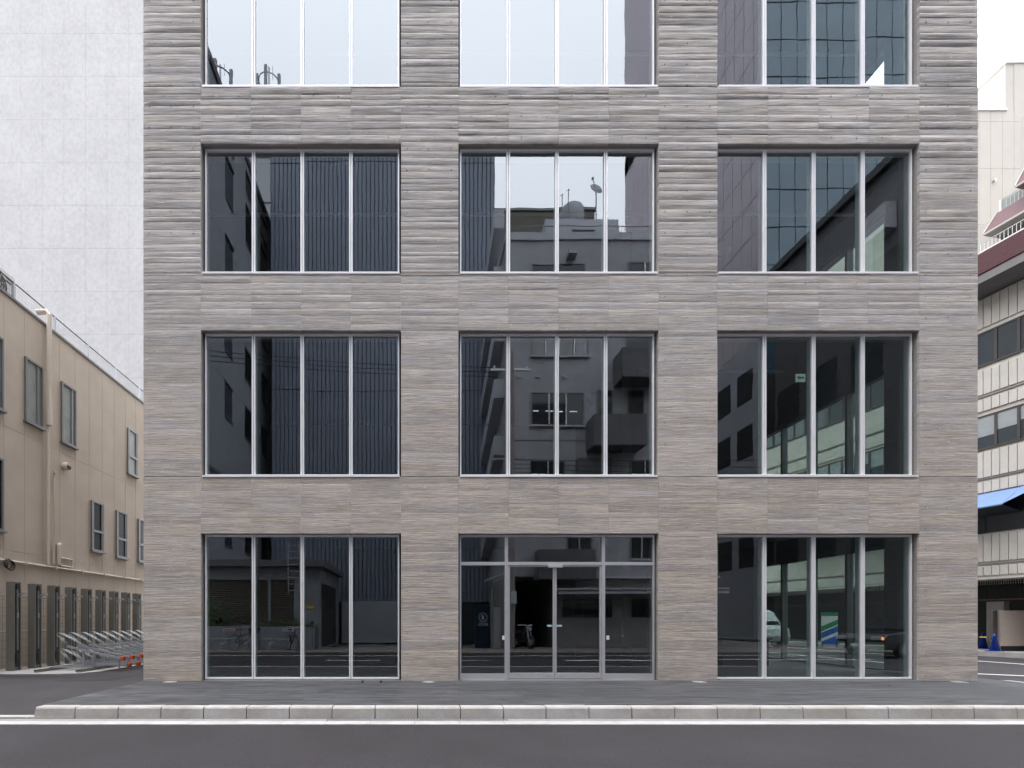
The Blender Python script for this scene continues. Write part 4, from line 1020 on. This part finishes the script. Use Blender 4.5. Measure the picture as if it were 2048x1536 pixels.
# side face: stair landings stepping down
for k in range(6):
    z = 4.2 + k * 2.75
    MB().hexa([(xa0 - .5, yA - 7.5, z), (xa0, yA - 7.5, z), (xa0, yA - .6, z + 2.3), (xa0 - .5, yA - .6, z + 2.3), (xa0 - .5, yA - 7.5, z + .9), (xa0, yA - 7.5, z + .9), (xa0, yA - .6, z + 3.2), (xa0 - .5, yA - .6, z + 3.2)]).build('stair_parapet', 'apartment_trim', ap)
    B(xa0 - .02, xa0 - .001, yA - 4.5, yA - 3.2, z + 2.35, z + 3.6).build('stair_window', 'dark_pane', ap)
# roof things
B(X(1090, 27), X(1238, 27), ry(30), ry(27), PT + .3, H(437, 27)).build('penthouse', 'apartment_trim', ap)
B(X(1144, 27), X(1190, 27), ry(27), ry(26.97), H(466, 27), H(459, 27)).build('louvre_vent', 'shutter_back', ap)
rl = MB().tube((xa0, yA - .1, PT + .34 + .42), (xa1, yA - .1, PT + .34 + .42), .02, 6).build('roof_rail', 'sash_grey', ap)
for k in range(70):
    xx = xa0 + .05 + k * .135
    if xx < xa1: MB().tube((xx, yA - .1, PT + .34), (xx, yA - .1, PT + .76), .008, 4).build('baluster', 'sash_grey', rl)
tz = H(437, 27); tk = empty('water_tank', (X(1152, 27.5), ry(28.2), tz)); tag(tk, 'grey domed water tank on the apartment house roof', 'tank')
MB().lathe((X(1152, 27.5), ry(28.2), tz), [(.66, 0), (.68, 1.15), (.62, 1.45), (.42, 1.65), (.2, 1.73), (.05, 1.75)], 24).build('drum', 'tank_grey', tk, smooth=True)
MB().tube((X(1175, 27.5), ry(28.2), tz), (X(1175, 27.5), ry(28.2), tz + 1.7), .05, 8).build('pipe', 'tank_grey', tk)
ds = empty('satellite_dish', (X(1198, 26.5), ry(27.8), tz)); tag(ds, 'white satellite dish on a tall thin pole on the apartment roof', 'satellite dish')
dx, dz_ = X(1198, 27.4), H(366, 27.4)
MB().tube((dx, ry(27.8), tz), (dx, ry(27.8), dz_ - .1), .03, 8).build('pole', 'sash_grey', ds)
dd = MB().lathe((0, 0, 0), [(.02, .06), (.16, .05), (.28, .02), (.36, -.03), (.37, -.03)], 20).build('dish', 'tank_grey', ds, True, smooth=True)
dd.location = Vector((dx, ry(27.8) + .1, dz_)) - ds.location; dd.rotation_euler = (math.radians(-65), math.radians(35), 0)
MB().tube((dx - .1, ry(27.8) + .15, dz_), (dx - .32, ry(27.8) + .4, dz_ + .22), .02, 6).build('feed_arm', 'sash_grey', ds); B(dx - .38, dx - .28, ry(27.8) + .36, ry(27.8) + .46, dz_ + .2, dz_ + .3).build('feed_horn', 'sash_grey', ds)
for px, py, lab in ((1127, 381, 'short thin aerial beside the water tank'), (1140, 372, 'taller thin aerial beside the water tank')):
    ar_ = empty('aerial', (X(px, 27.4), ry(27.6), tz)); tag(ar_, lab, 'aerial', 'thin aerials on the apartment roof')
    MB().tube((X(px, 27.4), ry(27.6), tz), (X(px, 27.4), ry(27.6), H(py, 27.4)), .025, 6).build('rod', 'sash_grey', ar_); MB().tube((X(px, 27.4) - .1, ry(27.6), H(py, 27.4) - .08), (X(px, 27.4) + .05, ry(27.6), H(py, 27.4) - .02), .02, 5).build('tip', 'sash_grey', ar_)
vp = empty('roof_vent_pipe', (X(1228, 27), ry(27.8), tz)); tag(vp, 'bent pair of vent pipes at the end of the roof box', 'vent pipe')
MB().path([(X(1222, 27), ry(27.8), tz), (X(1222, 27), ry(27.8), tz + .55), (X(1226, 27), ry(27.8), tz + .7)], .06, 8).build('pipe', 'sash_grey', vp); MB().path([(X(1231, 27), ry(27.8), tz), (X(1231, 27), ry(27.8), tz + .6)], .06, 8).build('pipe', 'sash_grey', vp)
# shop front
fas = B(X(1112, Zp), xa1, yA + .001, yA + .3, H(1157, Zp), H(1153, Zp)).build('shop_fascia', 'apartment_trim', ap)
B(X(1112, Zp - 1), xa1, yA + .001, yA + 1.0, H(1179, Zp - 1), H(1175, Zp - 1)).build('shop_awning', 'tank_grey', ap); B(X(1118, Zp - 1), xa1, yA + .85, yA + .95, H(1187, Zp - 1), H(1181, Zp - 1)).build('awning_roll', 'apartment_trim', ap)
for (a, b) in ((1125, 1225), (1264, 1330)):
    wn = B(X(a, Zp), X(b, Zp), yA + .001, yA + .02, H(1234, Zp), H(1198, Zp)).build('shop_window', 'dark_pane', ap)
    for k in range(5): u = X(a, Zp) + (X(b, Zp) - X(a, Zp)) * k / 5; B(u, u + .02, yA + .0205, yA + .03, H(1234, Zp), H(1198, Zp)).build('shop_window_bar', 'copping_grey', wn)
bo = empty('bollard', (X(1246, 22.2), ry(22.2), -.06)); tag(bo, 'short dark bollard in front of the shop wall', 'bollard')
MB().lathe((X(1246, 22.2), ry(22.2), -.06), [(.06, 0), (.055, .02), (.055, .72), (.04, .77), (.01, .78)], 14).build('shaft', 'copping_grey', bo, smooth=True)
MB().lathe((X(1246, 22.2), ry(22.2), .5), [(.058, 0), (.058, .06)], 14).build('band', 'sign_white', bo)
# brown tiled building behind
bt = empty('brown_building', (5, ry(38), 0)); tag(bt, 'brown tiled building behind the apartment house', 'building')
B(X(985, 38), X(1190, 38), ry(50), ry(38), -.1, H(420, 38)).build('wall', 'brown_tile', bt); B(X(984, 38), X(1192, 38), ry(50.1), ry(37.9), H(420, 38), H(415, 38)).build('parapet', 'sash_grey', bt)

# --- purple panelled tower with a curtain wall front
Zt2 = 31.0; xt = X(1526, Zt2); tw = empty('purple_tower', (xt, ry(Zt2), 0)); tag(tw, 'tall tower with purple-grey panel side and blue curtain wall front', 'tower')
B(xt + .04, xt + 24, ry(Zt2 + 20.2), ry(Zt2) - .03, -.1, 72).build('wall', 'curtain_grid', tw)
z = 19.0
while z < 46.5:
    for k in range(21):
        Zk = Zt2 + .02 + k * .961
        B(xt, xt + .04, ry(Zk + .961) + .02, ry(Zk) - .02, z + .025, z + 2.245).build('wall_panel', 'purple_panel', tw)
    z += 2.27
for k in range(4):
    for q in range(7): B(xt - .01, xt - .001, ry(Zt2 + 2.4 + q * 2.2), ry(Zt2 + .9 + q * 2.2), 4.6 + k * 3.6, 6.6 + k * 3.6).build('window', 'dark_pane', tw)
B(xt, xt + .04, ry(Zt2 + 20.2), ry(Zt2), -.1, 19).build('wall_lower', 'left_block_wall', tw); B(xt, xt + .04, ry(Zt2 + 20.2), ry(Zt2), 46.6, 72).build('wall_upper', 'purple_panel', tw)
z = 16.4
while z < 46:
    k = 0; xx = xt + .1
    while xx < xt + 13.5:
        pn_ = B(-.465, .465, 0, .03, 0, 2.24).build('pane', 'curtain_glass', tw, True)
        pn_.location = Vector((xx + .49, ry(Zt2) - .028, z)) - tw.location; pn_.rotation_euler = ((rnd() - .5) * .02, 0, (rnd() - .5) * .02); xx += .98
    z += 2.32
B(xt + .1, xt + 24, ry(Zt2) - .03, ry(Zt2) - .0295, 16.3, 48).build('grid_backing', 'curtain_grid', tw)
B(xt + .021, xt + 24, ry(Zt2) - .03, ry(Zt2) + .01, 48, 72).build('upper_glass', 'curtain_glass', tw); B(xt + .021, xt + 24, ry(Zt2) - .03, ry(Zt2) + .01, -.1, 16.3).build('base_wall', 'interior_dark', tw)

# --- corner house on the right, its blank side wall runs away from the street
xc = 20.4; zc_ = EYE + .975 * xc
cb = empty('corner_house', (xc, ry(20.4), 0)); tag(cb, 'dark corner house with pale upper wall hiding the foot of the purple tower', 'building')
B(xc, xc + 13, ry(28.4), ry(20.4), -.1, 17.2).build('wall', 'interior_dark', cb); B(xc + .02, xc + 13, ry(28.38), ry(20.42), 17.2, zc_ - .35).build('upper_wall', 'balcony_grey', cb)
B(xc - .25, xc + 13.2, ry(28.6), ry(20.2), zc_ - .35, zc_).build('roof_edge', 'curtain_grid', cb)
for k in range(3):
    for q in range(3): B(xc - .012, xc - .001, ry(23.4 + q * 2.4), ry(21.8 + q * 2.4), 3.4 + k * 4.2, 5.6 + k * 4.2).build('window', 'dark_pane', cb)
B(xc - .5, xc - .001, ry(22.2), ry(21.2), 17.9, 19.0).build('wall_unit', 'tank_grey', cb)
# --- street furniture: pole with cables, lamp, vending machine, motorbike
po = empty('utility_pole', (X(1022, 22.4), ry(22.4), -.06)); tag(po, 'pinkish concrete utility pole at the corner of the apartment house', 'pole')
pxp, pyp = X(1022, 22.4), ry(22.4)
MB().tube((pxp, pyp, -.06), (pxp, pyp, 13.2), .2, 16, .13).build('shaft', 'pole_concrete', po, smooth=False)
for z in (8.4, 12.4): B(pxp - .9, pxp + .9, pyp - .05, pyp + .05, z, z + .09).build('cross_arm', 'steel', po)
B(X(1021, 22.3), X(1032, 22.3), pyp + .2, pyp + .3, 1.95, 2.5).build('notice_box', 'vending_white', po)
for k in range(3): MB().lathe((pxp - .7 + k * .7, pyp, 12.49), [(.05, 0), (.07, .05), (.04, .1), (.06, .14)], 10).build('insulator', 'sign_white', po)
pxq = -17.0; pq2 = empty('utility_pole', (pxq, ry(21.8), -.06)); tag(pq2, 'grey concrete utility pole in front of the tall grey block', 'pole')
MB().tube((pxq, ry(21.8), -.06), (pxq, ry(21.8), 14.6), .2, 16, .13).build('shaft', 'pole_concrete', pq2); B(pxq - .9, pxq + .9, ry(21.8) - .05, ry(21.8) + .05, 13.8, 13.9).build('cross_arm', 'steel', pq2)
def cable(p, q, sag, lab):
    p, q = Vector(p), Vector(q); pts = [p.lerp(q, t / 16) - Vector((0, 0, sag * 4 * (t / 16) * (1 - t / 16))) for t in range(17)]
    tag(MB().path(pts, .016, 5).build('overhead_cable', 'cable_black'), lab, 'cable', 'overhead cables')
for k in range(3):
    cable((pxq, ry(21.8), 13.95 - k * .22), (pxp - .7, pyp, 12.55 - k * .2), .35, f'{("upper", "middle", "lower")[k]} black overhead cable between the two utility poles')
for k in range(4):
    cable((pxp, pyp, 8.4 - k * .18), (44, ry(21.5), 9.6 - k * .25), .5 + .15 * k, f'{("top", "second", "third", "bottom")[k]} black cable running past the apartment balconies')
vm = empty('vending_machine', (X(966, 23.2), ry(23.2), -.06)); tag(vm, 'dark blue drinks vending machine marked BOSS beside the lamp post', 'vending machine')
v0, v1 = X(952, 23.2), X(981, 23.2); vy_ = ry(23.2)
B(v0, v1, vy_ - .6, vy_, -.06, 1.88).build('cabinet', 'vending_blue', vm, bevel=.012)
B(v0 + .01, v1 - .01, vy_ + .001, vy_ + .006, 1.9 - .06 - .1, 1.80).build('top_strip', 'vending_blue', vm)
MB().torus(((v0 + v1) / 2, vy_ + .006, 1.36), .19, .016, 'y', 24, 5).build('emblem_ring', 'vending_white', vm)
MB().box((v0 + v1) / 2 - .06, (v0 + v1) / 2 + .05, vy_ + .001, vy_ + .008, 1.27, 1.46).build('emblem', 'vending_white', vm, bevel=.003)
def text(s, name, size, loc, rot, m, parent, ext=.003):
    cu = bpy.data.curves.new(name, 'FONT'); cu.body = s; cu.size = size; cu.extrude = ext; cu.align_x = 'CENTER'; cu.resolution_u = 3
    ob = bpy.data.objects.new(name + '_tmp', cu); col.objects.link(ob); dg = bpy.context.evaluated_depsgraph_get()
    me = bpy.data.meshes.new_from_object(ob.evaluated_get(dg)); bpy.data.objects.remove(ob); bpy.data.curves.remove(cu)
    me.materials.clear(); me.materials.append(M[m]); o = bpy.data.objects.new(name, me); col.objects.link(o)
    o.parent = parent; o.location = Vector(loc) - wloc(parent); o.rotation_euler = rot; return o
text('BOSS', 'lettering', .2, ((v0 + v1) / 2, vy_ + .005, .98), (math.radians(90), 0, math.radians(180)), 'vending_white', vm)
lp = empty('street_lamp', (X(984, 22.2), ry(22.2), -.06)); tag(lp, 'slim dark lamp post with a flat tilted head beside the vending machine', 'street lamp')
lx_, ly_ = X(984, 22.2), ry(22.2)
MB().tube((lx_, ly_, -.06), (lx_, ly_, 2.95), .04, 10).build('post', 'copping_grey', lp)
MB().hexa([(lx_ - .35, ly_ - .15, 2.92), (lx_ + .55, ly_ - .15, 3.28), (lx_ + .55, ly_ + .15, 3.28), (lx_ - .35, ly_ + .15, 2.92), (lx_ - .35, ly_ - .15, 3.0), (lx_ + .55, ly_ - .15, 3.36), (lx_ + .55, ly_ + .15, 3.36), (lx_ - .35, ly_ + .15, 3.0)]).build('lamp_head', 'tank_grey', lp)
ut = empty('utility_cabinet', (X(995, 22.8), ry(22.8), -.06)); tag(ut, 'pale slim utility cabinet between lamp post and pole', 'cabinet')
B(X(989, 22.8), X(1001, 22.8), ry(23.1), ry(22.8), -.06, 1.75).build('cabinet_body', 'tank_grey', ut, bevel=.01); B(X(988, 22.8), X(1002, 22.8), ry(23.13), ry(22.77), 1.751, 1.82).build('cabinet_cap', 'apartment_trim', ut)
mo = empty('motorbike', (X(1047, 22.6), ry(22.6), -.06), math.radians(70)); tag(mo, 'black motorbike parked in front of the dark garage', 'motorbike')
for xx in (-.62, .62):
    wl = MB().torus((xx, 0, .3), .24, .06, 'y', 24, 8).build('wheel', 'rubber', mo, True); MB().tube((xx, -.04, .3), (xx, .04, .3), .12, 14).build('hub', 'steel', wl, True)
MB().hexa([(-.35, -.14, .3), (.3, -.14, .3), (.3, .14, .3), (-.35, .14, .3), (-.3, -.12, .68), (.28, -.14, .78), (.28, .14, .78), (-.3, .12, .68)]).build('engine_body', 'car_dark', mo, True, bevel=.03)
MB().hexa([(-.75, -.12, .72), (0, -.14, .70), (0, .14, .70), (-.75, .12, .72), (-.78, -.1, .84), (0, -.11, .8), (0, .11, .8), (-.78, .1, .84)]).build('seat', 'black_plastic', mo, True, bevel=.02)
MB().hexa([(-.02, -.13, .72), (.42, -.12, .78), (.42, .12, .78), (-.02, .13, .72), (.02, -.1, .92), (.36, -.09, .98), (.36, .09, .98), (.02, .1, .92)]).build('tank', 'car_dark', mo, True, bevel=.03)
for s_ in (-.07, .07): MB().tube((.62, s_, .3), (.4, s_, 1.0), .025, 8).build('fork', 'steel', mo, True)
MB().path([(.2, -.36, 1.05), (.38, -.2, 1.08), (.4, 0, 1.03), (.38, .2, 1.08), (.2, .36, 1.05)], .016, 6).build('handlebar', 'steel', mo, True)
MB().tube((.44, 0, .92), (.55, 0, .92), .09, 16).build('headlight', 'tank_grey', mo, True)
# --- vehicles
def car(loc, rz, body_m, lab, van=False, lamp=False):
    c = empty('car', loc, rz); tag(c, lab, 'car')
    if van: pr = [(-2.2, .35), (-2.25, 1.0), (-2.1, 1.75), (-1.9, 1.9), (.9, 1.92), (1.25, 1.78), (1.75, 1.12), (2.25, .98), (2.35, .6), (2.3, .32)]; cab = [(-1.95, 1.1), (-1.85, 1.72), (.85, 1.76), (1.15, 1.66), (1.6, 1.12)]
    else: pr = [(-2.2, .35), (-2.28, .8), (-2.15, .98), (-1.5, 1.05), (-.95, 1.42), (.45, 1.46), (1.15, 1.02), (2.05, .9), (2.28, .68), (2.28, .32)]; cab = [(-1.4, 1.04), (-.92, 1.36), (.42, 1.40), (1.05, 1.03)]
    m = MB(); n = len(pr)
    for s_, sc_ in ((-.86, 1), (.86, 1)):
        for (x_, z_) in pr: m.v.append((x_, s_ * (1 - .12 * max(0, z_ - 1.0)), z_))
    m.f = [tuple(range(n)), tuple(range(2 * n - 1, n - 1, -1))] + [((i + 1) % n, i, n + i, n + (i + 1) % n) for i in range(n)]
    m.build('body', body_m, c, True, bevel=.06)
    for s_ in (-1, 1):
        mb = MB(); k = len(cab)
        for off in (.0, .012):
            for (x_, z_) in cab: mb.v.append((x_, s_ * (.86 * (1 - .12 * max(0, z_ - 1.0)) + .004 + off), z_))
        mb.f = [tuple(range(k)), tuple(range(2 * k - 1, k - 1, -1))] + [((i + 1) % k, i, k + i, k + (i + 1) % k) for i in range(k)]
        mb.build('side_window', 'dark_pane', c, True)
    ws = (cab[-2], cab[-1])
    MB().poly([(ws[1][0] + .16, -.76, ws[1][1] + .02), (ws[1][0] + .16, .76, ws[1][1] + .02), (ws[0][0] + .12, .7, ws[0][1] + .03), (ws[0][0] + .12, -.7, ws[0][1] + .03)]).build('windscreen', 'dark_pane', c, True)
    for xx in (-1.35, 1.4):
        for s_ in (-.80, .80):
            wl = MB().tube((xx, s_ - .1, .32), (xx, s_ + .1, .32), .32, 20).build('wheel', 'rubber', c, True); MB().tube((xx, s_ - .105, .32), (xx, s_ + .105, .32), .19, 16).build('rim', 'steel', wl, True)
    for s_ in (-.62, .62): B(2.26, 2.31, s_ - .18, s_ + .18, .68, .80).build('headlight', 'tank_grey', c, True, bevel=.01)
    if lamp: B(2.27, 2.315, -.86, -.80, .68, .78).build('turn_lamp', 'headlamp_orange', c, True)
    for s_ in (-.66, .66): B(-2.3, -2.24, s_ - .14, s_ + .14, .8, .95).build('tail_light', 'sign_red', c, True)
    B(2.28, 2.315, -.24, .24, .42, .53).build('number_plate', 'sign_white', c, True); B(2.28, 2.312, -.5, .5, .56, .66).build('grille', 'black_plastic', c, True)
    for s_ in (-.95, .95): B(1.0, 1.15, s_ - .07, s_ + .07, 1.0, 1.12).build('wing_mirror', body_m, c, True)
car((18.6, -8.5, ROAD), math.radians(172), 'car_dark', 'dark car waiting at the crossing with one glowing orange lamp', lamp=True)
car((17.6, 16.8, ROAD), math.radians(-92), 'car_white', 'white van parked in the side street behind the concrete building', van=True)
sg = empty('striped_sign', (19.4, 13.4, -.17)); tag(sg, 'upright sign board with white, green and blue diagonal stripes', 'sign')
sg.rotation_euler = (0, 0, math.radians(-35))
B(-.3, .3, 0, .06, .25, 1.75).build('panel', 'sign_white', sg, True)
for (a, b, m) in ((.62, .78, 'sign_green'), (.40, .58, 'sign_blue')):
    MB().hexa([(-.3, -.006, .25 + 1.5 * (a - .22)), (.3, -.006, .25 + 1.5 * a), (.3, -.001, .25 + 1.5 * a), (-.3, -.001, .25 + 1.5 * (a - .22)), (-.3, -.006, .25 + 1.5 * (b - .22)), (.3, -.006, .25 + 1.5 * b), (.3, -.001, .25 + 1.5 * b), (-.3, -.001, .25 + 1.5 * (b - .22))]).build('stripe', m, sg, True)
MB().poly([(-.3, -.005, .25), (.3, -.005, .25), (.3, -.005, .70), (-.3, -.005, .37)]).build('stripe', 'sign_blue', sg, True)
B(-.3, .3, -.006, -.001, 1.58, 1.75).build('header', 'sign_green', sg, True)
for s_ in (-.25, .25): B(s_ - .03, s_ + .03, .01, .05, -.01, .25).build('leg', 'copping_grey', sg, True)

# small finds
for px, lab in ((725, 'small black door stop in the paving, nearer the glass bay'), (762, 'small black door stop in the paving, nearer the pier')):
    u = X(px, 9.75); db = empty('door_stop', (u, -.25, 0)); tag(db, lab, 'door stop', 'door stops in the paving')
    MB().lathe((u, -.25, 0), [(.03, 0), (.03, .006), (.018, .008), (.018, .035), (.008, .04)], 12).build('stud', 'black_plastic', db)
cc = MB()
cyy, czz = WY(10), 2.62
for k in range(3): cc.torus((WX + .08 + k * .012, cyy + k * .03, czz - k * .02), .12, .012, 'x', 20, 5)
tag(cc.build('cable_coil', 'cable_black'), 'coil of black cable hung on the pipe of the beige wall', 'cable')
uT, ZT = RBL(1742, -.03); zT = EYE + (1240 - 1194) * ZT / 1000
tx = text('\u30d3\u30eb', 'lettering', .62, (0, 0, 0), (math.radians(90), 0, math.radians(-90)), 'lattice_dark', rb)
tx.location = (-.03, uT, zT)
